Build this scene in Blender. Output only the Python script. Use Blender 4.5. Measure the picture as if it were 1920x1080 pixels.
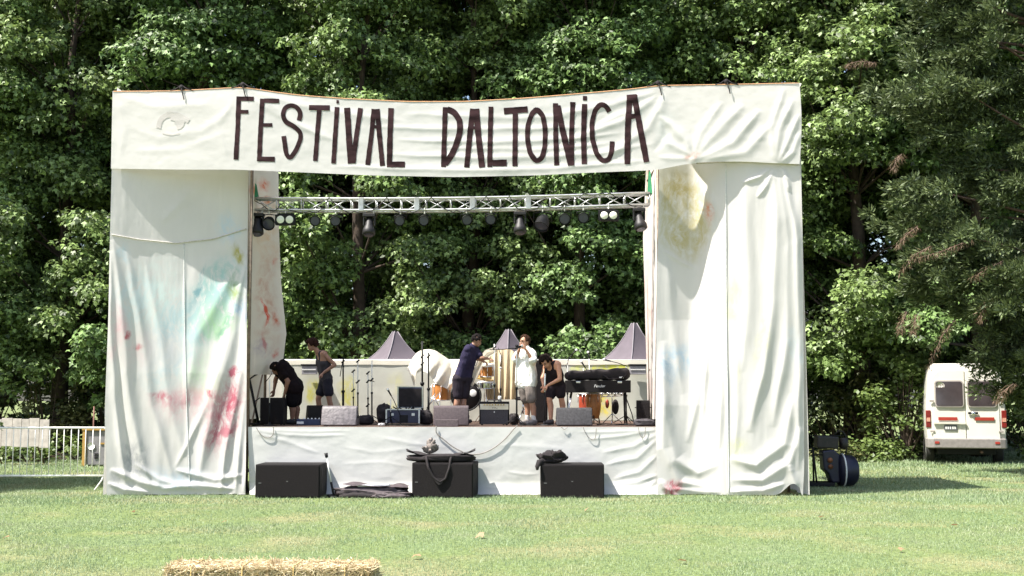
import bpy, bmesh, math, random
import numpy as np
from mathutils import Vector, Matrix, Euler
R = math.radians
for o in list(bpy.data.objects):
    bpy.data.objects.remove(o, do_unlink=True)
scene = bpy.context.scene
C = scene.collection

# ------------------------------------------------------------------ camera
FPX, TILT, CAMZ = 2290.0, math.atan(202 / 2290.0), 1.75
cam = bpy.data.cameras.new('camera')
cam.sensor_width = 36.0
cam.lens = FPX / 1920 * 36.0
cam.clip_start = 0.1
cam.clip_end = 600
camo = bpy.data.objects.new('camera', cam)
C.objects.link(camo)
camo.location = (0, 0, CAMZ)
camo.rotation_euler = (R(90) + TILT, 0, 0)
scene.camera = camo

# ------------------------------------------------------------------ world, sun, exposure
SUN_DIR = Vector((0.46, 0.225, -0.855)).normalized()        # direction the light travels
world = bpy.data.worlds.new('World')
scene.world = world
world.use_nodes = True
wn = world.node_tree
bg = wn.nodes['Background']
sky = wn.nodes.new('ShaderNodeTexSky')
sky.sky_type = 'NISHITA'
sky.sun_disc = False
to_sun = -SUN_DIR
sky.sun_elevation = math.asin(to_sun.z)
sky.sun_rotation = math.atan2(to_sun.x, to_sun.y)
sky.air_density = 1.0
sky.dust_density = 2.5
sky.ozone_density = 0.6
wn.links.new(sky.outputs[0], bg.inputs[0])
bg.inputs[1].default_value = 0.115
sun = bpy.data.lights.new('sun', 'SUN')
sun.energy = 5.0
sun.angle = R(0.5)
sun.color = (1.0, 0.955, 0.88)
suno = bpy.data.objects.new('sun', sun)
C.objects.link(suno)
suno.rotation_euler = SUN_DIR.to_track_quat('-Z', 'Y').to_euler()
suno.location = (-20, -10, 40)
vs = scene.view_settings
vs.view_transform = 'Standard'
vs.look = 'None'
vs.exposure = 1.3
vs.gamma = 1.0
vs.use_curve_mapping = False
scene.render.engine = 'CYCLES'
scene.cycles.max_bounces = 8
scene.cycles.transparent_max_bounces = 8

# ------------------------------------------------------------------ helpers
CT, ST = math.cos(TILT), math.sin(TILT)
def W(px, py, Y):
    """photo pixel + distance Y -> world point (works on arrays)"""
    a = (np.asarray(px, float) - 960) / FPX
    b = -(np.asarray(py, float) - 540) / FPX
    dy = CT - b * ST
    dz = ST + b * CT
    t = Y / dy
    return a * t, Y, CAMZ + dz * t
def P(px, py, Y):
    x, y, z = W(px, py, Y)
    return Vector((float(x), float(y), float(z)))
def GY(py, z=0.0):
    """distance at which a pixel row meets the horizontal level z"""
    b = -(py - 540) / FPX
    return (z - CAMZ) / ((ST + b * CT) / (CT - b * ST))
def G(px, py, z=0.0):
    return P(px, py, GY(py, z))

def tag(o, label=None, cat=None, group=None, kind=None):
    if label: o['label'] = label
    if cat: o['category'] = cat
    if group: o['group'] = group
    if kind: o['kind'] = kind
    return o
def thing(name, label, cat, loc=(0, 0, 0), rz=0.0, group=None):
    o = bpy.data.objects.new(name, None)
    o.empty_display_size = 0.1
    C.objects.link(o)
    o.location = loc
    o.rotation_euler = (0, 0, rz)
    return tag(o, label, cat, group)
def copy_tree(o, parent=None):
    c = o.copy()
    C.objects.link(c)
    if parent is not None:
        c.parent = parent
    for ch in [q for q in C.objects if q.parent == o]:
        copy_tree(ch, c)
    return c

class MB:
    """collects shapes; build() links them as one mesh object"""
    def __init__(s):
        s.v, s.f, s.sm = [], [], []
    def add(s, vs, fs, smooth=False):
        n = len(s.v)
        s.v += [tuple(p) for p in vs]
        s.f += [tuple(i + n for i in f) for f in fs]
        s.sm += [smooth] * len(fs)
        return s
    def box(s, c, size, rot=None, bevel=0.0):
        bm = bmesh.new()
        bmesh.ops.create_cube(bm, size=1)
        bmesh.ops.scale(bm, vec=size, verts=bm.verts)
        if bevel:
            bmesh.ops.bevel(bm, geom=bm.edges[:], offset=bevel, segments=2, affect='EDGES', profile=0.6)
        m = Matrix.Translation(Vector(c))
        if rot is not None:
            m = m @ Euler(rot).to_matrix().to_4x4()
        bm.verts.index_update()
        s.add([m @ v.co for v in bm.verts], [[v.index for v in f.verts] for f in bm.faces])
        bm.free()
        return s
    def tube(s, pts, r, n=8, caps=True):
        pts = [Vector(p) for p in pts]
        k = len(pts)
        rr = [r] * k if not hasattr(r, '__len__') else list(r)
        T = []
        for i in range(k):
            t = pts[min(i + 1, k - 1)] - pts[max(i - 1, 0)]
            T.append(t.normalized() if t.length > 1e-9 else Vector((0, 0, 1)))
        u = T[0].orthogonal().normalized()
        vs = []
        for i in range(k):
            u = (u - T[i] * u.dot(T[i]))
            u = u.normalized() if u.length > 1e-6 else T[i].orthogonal().normalized()
            w = T[i].cross(u)
            for j in range(n):
                a = 2 * math.pi * j / n
                vs.append(pts[i] + (u * math.cos(a) + w * math.sin(a)) * rr[i])
        fs = []
        for i in range(k - 1):
            for j in range(n):
                j2 = (j + 1) % n
                fs.append((i * n + j, i * n + j2, (i + 1) * n + j2, (i + 1) * n + j))
        s.add(vs, fs, True)
        if caps:
            m = len(s.v) - len(vs)
            s.f.append(tuple(m + j for j in reversed(range(n)))); s.sm.append(False)
            s.f.append(tuple(m + (k - 1) * n + j for j in range(n))); s.sm.append(False)
        return s
    def lathe(s, prof, c=(0, 0, 0), axis=(0, 0, 1), n=20):
        ax = Vector(axis).normalized()
        u = ax.orthogonal().normalized(); w = ax.cross(u); c = Vector(c)
        vs = []
        for (r, h) in prof:
            for j in range(n):
                a = 2 * math.pi * j / n
                vs.append(c + ax * h + (u * math.cos(a) + w * math.sin(a)) * max(r, 1e-4))
        fs = []
        for i in range(len(prof) - 1):
            for j in range(n):
                j2 = (j + 1) % n
                fs.append((i * n + j, i * n + j2, (i + 1) * n + j2, (i + 1) * n + j))
        s.add(vs, fs, True)
        return s
    def prism(s, poly, h0, h1, fn, smooth=False):
        """polygon (a,b) extruded from h0 to h1, fn(a,b,h)->point"""
        n = len(poly)
        vs = [fn(a, b, h0) for a, b in poly] + [fn(a, b, h1) for a, b in poly]
        fs = [tuple(reversed(range(n))), tuple(range(n, 2 * n))]
        fs += [(i, (i + 1) % n, n + (i + 1) % n, n + i) for i in range(n)]
        s.add(vs, fs, smooth)
        return s
    def ball(s, c, r, seg=12, rings=8):
        rx, ry, rz = (r, r, r) if not hasattr(r, '__len__') else r
        vs, fs = [], []
        for i in range(rings + 1):
            th = math.pi * i / rings
            for j in range(seg):
                ph = 2 * math.pi * j / seg
                vs.append((c[0] + rx * math.sin(th) * math.cos(ph), c[1] + ry * math.sin(th) * math.sin(ph), c[2] + rz * math.cos(th)))
        for i in range(rings):
            for j in range(seg):
                fs.append((i * seg + j, (i + 1) * seg + j, (i + 1) * seg + (j + 1) % seg, i * seg + (j + 1) % seg))
        s.add(vs, fs, True)
        return s
    def grid(s, fn, nu, nv, smooth=True):
        vs = [fn(i / nu, j / nv) for j in range(nv + 1) for i in range(nu + 1)]
        fs = [(j * (nu + 1) + i, j * (nu + 1) + i + 1, (j + 1) * (nu + 1) + i + 1, (j + 1) * (nu + 1) + i) for j in range(nv) for i in range(nu)]
        s.add(vs, fs, smooth)
        return s
    def build(s, name, m, parent=None, fix=True):
        me = bpy.data.meshes.new(name)
        me.from_pydata(s.v, [], s.f)
        me.polygons.foreach_set('use_smooth', s.sm)
        if fix:
            bm = bmesh.new(); bm.from_mesh(me)
            bmesh.ops.recalc_face_normals(bm, faces=bm.faces[:])
            bm.to_mesh(me); bm.free()
        me.update()
        o = bpy.data.objects.new(name, me)
        if m is not None:
            me.materials.append(m)
        C.objects.link(o)
        if parent is not None:
            o.parent = parent
        return o

def mesh_np(name, verts, faces, m, parent=None, smooth=False, uv=None, loc=None):
    """fast mesh from numpy arrays; faces (n,3) or (n,4)"""
    verts = np.ascontiguousarray(verts, np.float32); faces = np.ascontiguousarray(faces, np.int32)
    me = bpy.data.meshes.new(name)
    k = faces.shape[1]
    me.vertices.add(len(verts)); me.vertices.foreach_set('co', verts.ravel())
    me.loops.add(faces.size); me.loops.foreach_set('vertex_index', faces.ravel())
    me.polygons.add(len(faces))
    me.polygons.foreach_set('loop_start', np.arange(0, faces.size, k, dtype=np.int32))
    if smooth:
        me.polygons.foreach_set('use_smooth', np.ones(len(faces), bool))
    if uv is not None:
        l = me.uv_layers.new(name='UVMap')
        l.data.foreach_set('uv', np.ascontiguousarray(uv[faces.ravel()], np.float32).ravel())
    me.update(calc_edges=True)
    if m is not None:
        me.materials.append(m)
    o = bpy.data.objects.new(name, me)
    C.objects.link(o)
    if parent is not None: o.parent = parent
    if loc is not None: o.location = loc
    return o

# ------------------------------------------------------------------ noise for modelling
def _hash(ix, iy, seed):
    h = (ix.astype(np.int64) * 374761393 + iy.astype(np.int64) * 668265263 + seed * 974711) & 0x7fffffff
    h = ((h ^ (h >> 13)) * 1274126177) & 0x7fffffff
    return ((h ^ (h >> 16)) & 0xffff) / 65535.0
def vnoise(x, y, seed=0):
    x = np.asarray(x, float); y = np.asarray(y, float)
    ix, iy = np.floor(x), np.floor(y)
    fx, fy = x - ix, y - iy
    fx = fx * fx * (3 - 2 * fx); fy = fy * fy * (3 - 2 * fy)
    a = _hash(ix, iy, seed); b = _hash(ix + 1, iy, seed); c = _hash(ix, iy + 1, seed); d = _hash(ix + 1, iy + 1, seed)
    return (a * (1 - fx) + b * fx) * (1 - fy) + (c * (1 - fx) + d * fx) * fy - 0.5
def fbm(x, y, seed=0, oct=4):
    s, a = 0, 1.0
    for i in range(oct):
        s = s + a * vnoise(x * 2 ** i, y * 2 ** i, seed + i * 7)
        a *= 0.5
    return s
def folds(x, y, lst):
    """cloth ridges: each entry is (polyline points..., width, amplitude); positive = towards the viewer"""
    d = np.zeros_like(np.asarray(x, float))
    x, y = x + 5 * fbm(x * .012, y * .012, 77, 2), y + 5 * fbm(x * .012 + 9, y * .012, 78, 2)
    for pts, w, amp in lst:
        L = sum(math.dist(pts[i], pts[i + 1]) for i in range(len(pts) - 1))
        best = np.full(d.shape, 1e9); para = np.zeros(d.shape)
        acc = 0
        for i in range(len(pts) - 1):
            ax, ay = pts[i]; bx, by = pts[i + 1]
            l2 = (bx - ax) ** 2 + (by - ay) ** 2
            t = np.clip(((x - ax) * (bx - ax) + (y - ay) * (by - ay)) / l2, 0, 1)
            q = np.hypot(x - (ax + t * (bx - ax)), y - (ay + t * (by - ay)))
            p = (acc + t * math.sqrt(l2)) / L
            para = np.where(q < best, p, para); best = np.minimum(best, q)
            acc += math.sqrt(l2)
        ww = w * (0.45 + 0.55 * np.sin(np.pi * np.clip(para, 0, 1)))
        d += amp * np.exp(-(best / ww) ** 1.7) * np.clip(np.minimum(para, 1 - para) * 5, 0, 1) ** 0.7
    return d

# ------------------------------------------------------------------ materials
_mats = {}
def mat(name, col, rough=0.6, var=0.15, scale=8.0, bump=0.0, metal=0.0, bscale=None, spec=0.5, dark=None):
    if name in _mats: return _mats[name]
    m = bpy.data.materials.new(name); m.use_nodes = True
    nt = m.node_tree; b = nt.nodes['Principled BSDF']
    b.inputs['Roughness'].default_value = rough
    b.inputs['Metallic'].default_value = metal
    b.inputs['Specular IOR Level'].default_value = spec
    tc = nt.nodes.new('ShaderNodeTexCoord')
    n = nt.nodes.new('ShaderNodeTexNoise'); n.inputs['Scale'].default_value = scale; n.inputs['Detail'].default_value = 5
    nt.links.new(tc.outputs['Object'], n.inputs['Vector'])
    cr = nt.nodes.new('ShaderNodeValToRGB')
    lo = dark if dark is not None else [c * (1 - var) for c in col]
    hi = [min(1, c * (1 + var)) for c in col]
    cr.color_ramp.elements[0].position = 0.3; cr.color_ramp.elements[0].color = (*lo, 1)
    cr.color_ramp.elements[1].position = 0.7; cr.color_ramp.elements[1].color = (*hi, 1)
    nt.links.new(n.outputs[0], cr.inputs[0]); nt.links.new(cr.outputs[0], b.inputs['Base Color'])
    if bump:
        n2 = nt.nodes.new('ShaderNodeTexNoise'); n2.inputs['Scale'].default_value = bscale or scale * 6; n2.inputs['Detail'].default_value = 4
        nt.links.new(tc.outputs['Object'], n2.inputs['Vector'])
        bp = nt.nodes.new('ShaderNodeBump'); bp.inputs['Strength'].default_value = bump; bp.inputs['Distance'].default_value = 0.01
        nt.links.new(n2.outputs[0], bp.inputs['Height']); nt.links.new(bp.outputs[0], b.inputs['Normal'])
    _mats[name] = m
    return m

def leaf_mat(name, c1, c2, trans=0.3, rough=0.45, scale=0.6):
    m = bpy.data.materials.new(name); m.use_nodes = True
    nt = m.node_tree; b = nt.nodes['Principled BSDF']; out = nt.nodes['Material Output']
    g = nt.nodes.new('ShaderNodeNewGeometry')
    cr = nt.nodes.new('ShaderNodeValToRGB')
    cr.color_ramp.elements[0].color = (*c1, 1); cr.color_ramp.elements[1].color = (*c2, 1)
    nt.links.new(g.outputs['Random Per Island'], cr.inputs[0])
    nt.links.new(cr.outputs[0], b.inputs['Base Color'])
    b.inputs['Roughness'].default_value = rough
    tr = nt.nodes.new('ShaderNodeBsdfTranslucent')
    hs = nt.nodes.new('ShaderNodeHueSaturation'); hs.inputs['Value'].default_value = 1.3; hs.inputs['Hue'].default_value = 0.49
    nt.links.new(cr.outputs[0], hs.inputs['Color']); nt.links.new(hs.outputs[0], tr.inputs['Color'])
    mx = nt.nodes.new('ShaderNodeMixShader'); mx.inputs[0].default_value = trans
    nt.links.new(b.outputs[0], mx.inputs[1]); nt.links.new(tr.outputs[0], mx.inputs[2]); nt.links.new(mx.outputs[0], out.inputs[0])
    return m

def cloth_mat(name, base, stains=(), trans=0.12, weave=0.12, dirt_tone=0.06, scale=1.0):
    """stains: (u, v, ru, rv, rot_deg, colour, strength, noise_scale, edge) in surface units (UV = photo px / 1000)"""
    m = bpy.data.materials.new(name); m.use_nodes = True
    nt = m.node_tree; b = nt.nodes['Principled BSDF']; out = nt.nodes['Material Output']
    b.inputs['Roughness'].default_value = 0.9; b.inputs['Specular IOR Level'].default_value = 0.115
    uv = nt.nodes.new('ShaderNodeUVMap')
    def math_(op, a, bb=None):
        n = nt.nodes.new('ShaderNodeMath'); n.operation = op
        for i, q in enumerate((a, bb)):
            if q is None: continue
            if isinstance(q, (int, float)): n.inputs[i].default_value = q
            else: nt.links.new(q, n.inputs[i])
        return n.outputs[0]
    def noise(sc, det=5, dist=0.0, vec=None):
        n = nt.nodes.new('ShaderNodeTexNoise'); n.inputs['Scale'].default_value = sc; n.inputs['Detail'].default_value = det
        n.inputs['Distortion'].default_value = dist
        nt.links.new(vec or uv.outputs[0], n.inputs['Vector']); return n
    nb = noise(9, 6)
    cr = nt.nodes.new('ShaderNodeValToRGB')
    cr.color_ramp.elements[0].position = 0.3; cr.color_ramp.elements[0].color = (*[c * (1 - dirt_tone) for c in base], 1)
    cr.color_ramp.elements[1].position = 0.65; cr.color_ramp.elements[1].color = (*base, 1)
    nt.links.new(nb.outputs[0], cr.inputs[0])
    col = cr.outputs[0]
    warp = noise(14, 4)
    wv = nt.nodes.new('ShaderNodeVectorMath'); wv.operation = 'MULTIPLY_ADD'
    nt.links.new(warp.outputs['Color'], wv.inputs[0]); wv.inputs[1].default_value = (0.05, 0.05, 0); 
    ofs = nt.nodes.new('ShaderNodeVectorMath'); ofs.operation = 'ADD'
    nt.links.new(uv.outputs[0], ofs.inputs[0]); ofs.inputs[1].default_value = (-0.025, -0.025, 0)
    nt.links.new(ofs.outputs[0], wv.inputs[2])
    for k, (u, v, ru, rv, rot, sc, st, ns, edge) in enumerate(stains):
        mp = nt.nodes.new('ShaderNodeMapping'); mp.vector_type = 'TEXTURE'
        mp.inputs['Location'].default_value = (u, v, 0); mp.inputs['Rotation'].default_value = (0, 0, R(rot)); mp.inputs['Scale'].default_value = (ru, rv, 1)
        nt.links.new(wv.outputs[0], mp.inputs[0])
        ln = nt.nodes.new('ShaderNodeVectorMath'); ln.operation = 'LENGTH'; nt.links.new(mp.outputs[0], ln.inputs[0])
        mr = nt.nodes.new('ShaderNodeMapRange'); mr.interpolation_type = 'SMOOTHSTEP'
        mr.inputs['From Min'].default_value = 1.0; mr.inputs['From Max'].default_value = max(0.0, 1 - edge)
        nt.links.new(ln.outputs['Value'], mr.inputs[0])
        nn = noise(ns, 6, 0.6)
        nr = nt.nodes.new('ShaderNodeMapRange'); nr.inputs['From Min'].default_value = 0.30; nr.inputs['From Max'].default_value = 0.58
        nt.links.new(nn.outputs[0], nr.inputs[0])
        if k == 0:
            mp3 = nt.nodes.new('ShaderNodeMapping'); mp3.inputs['Scale'].default_value = (1.0, 0.45, 1)
            nt.links.new(wv.outputs[0], mp3.inputs[0])
            sn = noise(95, 8, 0.2, mp3.outputs[0]); sn.inputs['Roughness'].default_value = 0.7
            sr = nt.nodes.new('ShaderNodeMapRange'); sr.inputs['From Min'].default_value = 0.36; sr.inputs['From Max'].default_value = 0.6; sr.inputs['To Min'].default_value = 0.05; sr.inputs['To Max'].default_value = 1.15
            nt.links.new(sn.outputs[0], sr.inputs[0])
        gate = nr.outputs[0] if ns >= 20 else math_('ADD', math_('MULTIPLY', nr.outputs[0], 0.62), 0.38)
        f = math_('MINIMUM', math_('MULTIPLY', math_('MULTIPLY', math_('MULTIPLY', mr.outputs[0], gate), sr.outputs[0]), st * 1.35), 0.92)
        mx = nt.nodes.new('ShaderNodeMix'); mx.data_type = 'RGBA'
        nt.links.new(f, mx.inputs[0]); nt.links.new(col, mx.inputs[6]); mx.inputs[7].default_value = (*sc, 1)
        col = mx.outputs[2]
    nt.links.new(col, b.inputs['Base Color'])
    fn = noise(75 * scale, 6, 0.3)
    bp = nt.nodes.new('ShaderNodeBump'); bp.inputs['Strength'].default_value = weave; bp.inputs['Distance'].default_value = 0.03
    mp2 = nt.nodes.new('ShaderNodeMapping'); mp2.inputs['Scale'].default_value = (46, 9, 1); mp2.inputs['Rotation'].default_value = (0, 0, 0.25)
    nt.links.new(wv.outputs[0], mp2.inputs[0])
    cn = nt.nodes.new('ShaderNodeTexNoise'); cn.noise_type = 'RIDGED_MULTIFRACTAL'; cn.inputs['Scale'].default_value = 1.0; cn.inputs['Detail'].default_value = 4
    nt.links.new(mp2.outputs[0], cn.inputs['Vector'])
    hsum = math_('ADD', fn.outputs[0], math_('MULTIPLY', cn.outputs[0], 0.10))
    nt.links.new(hsum, bp.inputs['Height']); nt.links.new(bp.outputs[0], b.inputs['Normal'])
    tr = nt.nodes.new('ShaderNodeBsdfTranslucent'); nt.links.new(col, tr.inputs['Color'])
    mx = nt.nodes.new('ShaderNodeMixShader'); mx.inputs[0].default_value = trans
    nt.links.new(b.outputs[0], mx.inputs[1]); nt.links.new(tr.outputs[0], mx.inputs[2]); nt.links.new(mx.outputs[0], out.inputs[0])
    return m

M = {}
M['black'] = mat('black_paint', (0.010, 0.009, 0.011), 0.55, 0.3, 9, 0.15)
M['black_soft'] = mat('black_fabric', (0.014, 0.010, 0.011), 0.9, 0.35, 14, 0.4)
M['black_metal'] = mat('black_metal', (0.007, 0.007, 0.008), 0.55, 0.3, 9, spec=.25)
M['alu'] = mat('aluminium', (0.55, 0.56, 0.57), 0.38, 0.15, 12, 0.0, 0.85)
M['steel'] = mat('galvanised_steel', (0.70, 0.70, 0.67), 0.5, 0.12, 10, 0.05, 0.05)
M['chrome'] = mat('chrome', (0.75, 0.75, 0.76), 0.15, 0.05, 6, 0, 1.0)
M['rubber'] = mat('rubber', (0.02, 0.019, 0.018), 0.85, 0.3, 20, 0.2)
M['wood_dark'] = mat('dark_wood', (0.09, 0.05, 0.03), 0.7, 0.35, 12, 0.3)
M['bark'] = mat('bark', (0.065, 0.045, 0.032), 0.9, 0.4, 5, 0.8, 0, 14)
# ------------------------------------------------------------------ ground and grass
def ground_mat():
    m = bpy.data.materials.new('turf_soil'); m.use_nodes = True
    nt = m.node_tree; b = nt.nodes['Principled BSDF']; b.inputs['Roughness'].default_value = 0.95; b.inputs['Specular IOR Level'].default_value = 0.1
    tc = nt.nodes.new('ShaderNodeTexCoord')
    n1 = nt.nodes.new('ShaderNodeTexNoise'); n1.inputs['Scale'].default_value = 0.55; n1.inputs['Detail'].default_value = 8
    n2 = nt.nodes.new('ShaderNodeTexNoise'); n2.inputs['Scale'].default_value = 18; n2.inputs['Detail'].default_value = 6
    nt.links.new(tc.outputs['Object'], n1.inputs['Vector']); nt.links.new(tc.outputs['Object'], n2.inputs['Vector'])
    r1 = nt.nodes.new('ShaderNodeValToRGB')
    e = r1.color_ramp.elements
    e[0].position = 0.34; e[0].color = (0.15, 0.20, 0.09, 1)
    e[1].position = 0.68; e[1].color = (0.23, 0.225, 0.12, 1)
    q = e.new(0.5); q.color = (0.145, 0.19, 0.075, 1)
    nt.links.new(n1.outputs[0], r1.inputs[0])
    r2 = nt.nodes.new('ShaderNodeValToRGB'); r2.color_ramp.elements[0].position = 0.35; r2.color_ramp.elements[0].color = (0.6, 0.6, 0.55, 1)
    r2.color_ramp.elements[1].position = 0.65; r2.color_ramp.elements[1].color = (1.15, 1.12, 1.1, 1)
    nt.links.new(n2.outputs[0], r2.inputs[0])
    mx = nt.nodes.new('ShaderNodeMix'); mx.data_type = 'RGBA'; mx.blend_type = 'MULTIPLY'; mx.inputs[0].default_value = 1
    nt.links.new(r1.outputs[0], mx.inputs[6]); nt.links.new(r2.outputs[0], mx.inputs[7]); nt.links.new(mx.outputs[2], b.inputs['Base Color'])
    bp = nt.nodes.new('ShaderNodeBump'); bp.inputs['Strength'].default_value = 0.7; bp.inputs['Distance'].default_value = 0.03
    nt.links.new(n2.outputs[0], bp.inputs['Height']); nt.links.new(bp.outputs[0], b.inputs['Normal'])
    return m
def ground_z(x, y):
    return 0.035 * fbm(np.asarray(x) * 0.22, np.asarray(y) * 0.22, 3, 3) * np.clip((np.abs(np.asarray(y) - 24) - 4) / 5, 0, 1)
def build_ground():
    xs = np.concatenate([np.linspace(-300, -30, 12), np.linspace(-26, 26, 105), np.linspace(30, 300, 12)])
    ys = np.concatenate([np.linspace(-60, 4, 8), np.linspace(6, 40, 70), np.linspace(44, 400, 16)])
    X, Y = np.meshgrid(xs, ys)
    Z = ground_z(X, Y)
    nx, ny = len(xs), len(ys)
    i, j = np.meshgrid(np.arange(nx - 1), np.arange(ny - 1))
    a = (j * nx + i).ravel()
    o = mesh_np('ground', np.stack([X, Y, Z], -1).reshape(-1, 3), np.stack([a, a + 1, a + nx + 1, a + nx], 1), ground_mat(), smooth=True)
    tag(o, kind='structure')
build_ground()

def grass_mat():
    m = leaf_mat('grass_blades', (0.165, 0.24, 0.115), (0.30, 0.36, 0.22), 0.25, 0.6)
    nt = m.node_tree
    cr = [n for n in nt.nodes if n.type == 'VALTORGB'][0]
    tc = nt.nodes.new('ShaderNodeTexCoord')
    n1 = nt.nodes.new('ShaderNodeTexNoise'); n1.inputs['Scale'].default_value = 0.5; n1.inputs['Detail'].default_value = 7; n1.inputs['Roughness'].default_value = 0.65
    mp = nt.nodes.new('ShaderNodeMapping'); mp.inputs['Scale'].default_value = (1, 1.6, 1)
    nt.links.new(tc.outputs['Object'], mp.inputs[0]); nt.links.new(mp.outputs[0], n1.inputs['Vector'])
    r = nt.nodes.new('ShaderNodeValToRGB')
    e = r.color_ramp.elements
    e[0].position = 0.33; e[0].color = (0.82, 0.93, 0.8, 1)
    e[1].position = 0.68; e[1].color = (1.4, 1.16, 1.25, 1)
    q = e.new(0.5); q.color = (1, 1, 1, 1)
    nt.links.new(n1.outputs[0], r.inputs[0])
    mx = nt.nodes.new('ShaderNodeMix'); mx.data_type = 'RGBA'; mx.blend_type = 'MULTIPLY'; mx.inputs[0].default_value = 1
    nt.links.new(cr.outputs[0], mx.inputs[6]); nt.links.new(r.outputs[0], mx.inputs[7])
    for l in list(nt.links):
        if l.from_node == cr and l.to_node != mx:
            nt.links.new(mx.outputs[2], l.to_socket)
    return m
def build_grass():
    rng = np.random.default_rng(5)
    parts = []
    for (y0, y1, dens, h, w) in ((21.0, 21.6, 500, .052, .012), (12, 20, 12, .07, .008), (11, 15.5, 2300, .028, .0075), (15.5, 20, 1500, .030, .010), (20, 24.5, 900, .042, .014), (24.5, 30, 420, .055, .022), (30, 38, 260, .07, .035)):
        n = int(dens * (y1 - y0) * (y0 + y1) / 2 * 0.9)
        y = rng.uniform(y0, y1, n)
        x = (rng.uniform(-1, 1, n)) * (y * 0.43 + .6)
        keep = rng.random(n) < 0.55 + 0.9 * (fbm(x * 1.3, y * 1.3, 11, 4) + .25)
        if y0 >= 20:
            keep &= ~((x > -7.1) & (x < 5.1) & (y > 21.9) & (y < 27.4))
        x, y = x[keep], y[keep]; n = len(x)
        hh = h * rng.uniform(.5, 1.35, n) * (1 + 1.0 * np.clip(fbm(x * .8, y * .8, 21, 3), 0, 1))
        ww = w * rng.uniform(.6, 1.3, n)
        a = rng.uniform(0, 2 * np.pi, n); lean = rng.uniform(.1, 1.1, n); la = rng.uniform(0, 2 * np.pi, n)
        base = np.stack([x, y, ground_z(x, y) - .004], 1)
        side = np.stack([np.cos(a), np.sin(a), 0 * a], 1) * ww[:, None] * .5
        tip = base + np.stack([np.cos(la) * np.sin(lean), np.sin(la) * np.sin(lean), np.cos(lean)], 1) * hh[:, None]
        parts.append(np.stack([base - side, base + side, tip], 1))
    v = np.concatenate(parts).reshape(-1, 3)
    o = mesh_np('grass', v, np.arange(len(v)).reshape(-1, 3), grass_mat())
    tag(o, 'short green lawn grass with dry yellowish patches', 'grass', kind='stuff')
    print('grass tris', len(v) // 3)
build_grass()

# ------------------------------------------------------------------ trees
LEAF_V = np.array([(0, 0, 0), (.52, .30, -.10), (.20, .50, .02), (0, 1.0, -.14), (-.20, .50, .02), (-.52, .30, -.10)])
LEAF_F = np.array([(0, 1, 2), (0, 2, 3), (0, 3, 4), (0, 4, 5)])
def leaves_mesh(pos, nrm, size, rng, V=LEAF_V, F=LEAF_F):
    n = len(pos)
    nrm = nrm / np.linalg.norm(nrm, axis=1, keepdims=True)
    r = rng.normal(size=(n, 3)); r[:, 2] -= .35
    t = r - nrm * (r * nrm).sum(1, keepdims=True); t /= np.linalg.norm(t, axis=1, keepdims=True)
    s = np.cross(t, nrm)
    L = V[None] * size[:, None, None]
    v = pos[:, None] + s[:, None] * L[..., :1] + t[:, None] * L[..., 1:2] + nrm[:, None] * L[..., 2:3]
    f = F[None] + (np.arange(n) * len(V))[:, None, None]
    return v.reshape(-1, 3), f.reshape(-1, F.shape[1])

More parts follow.
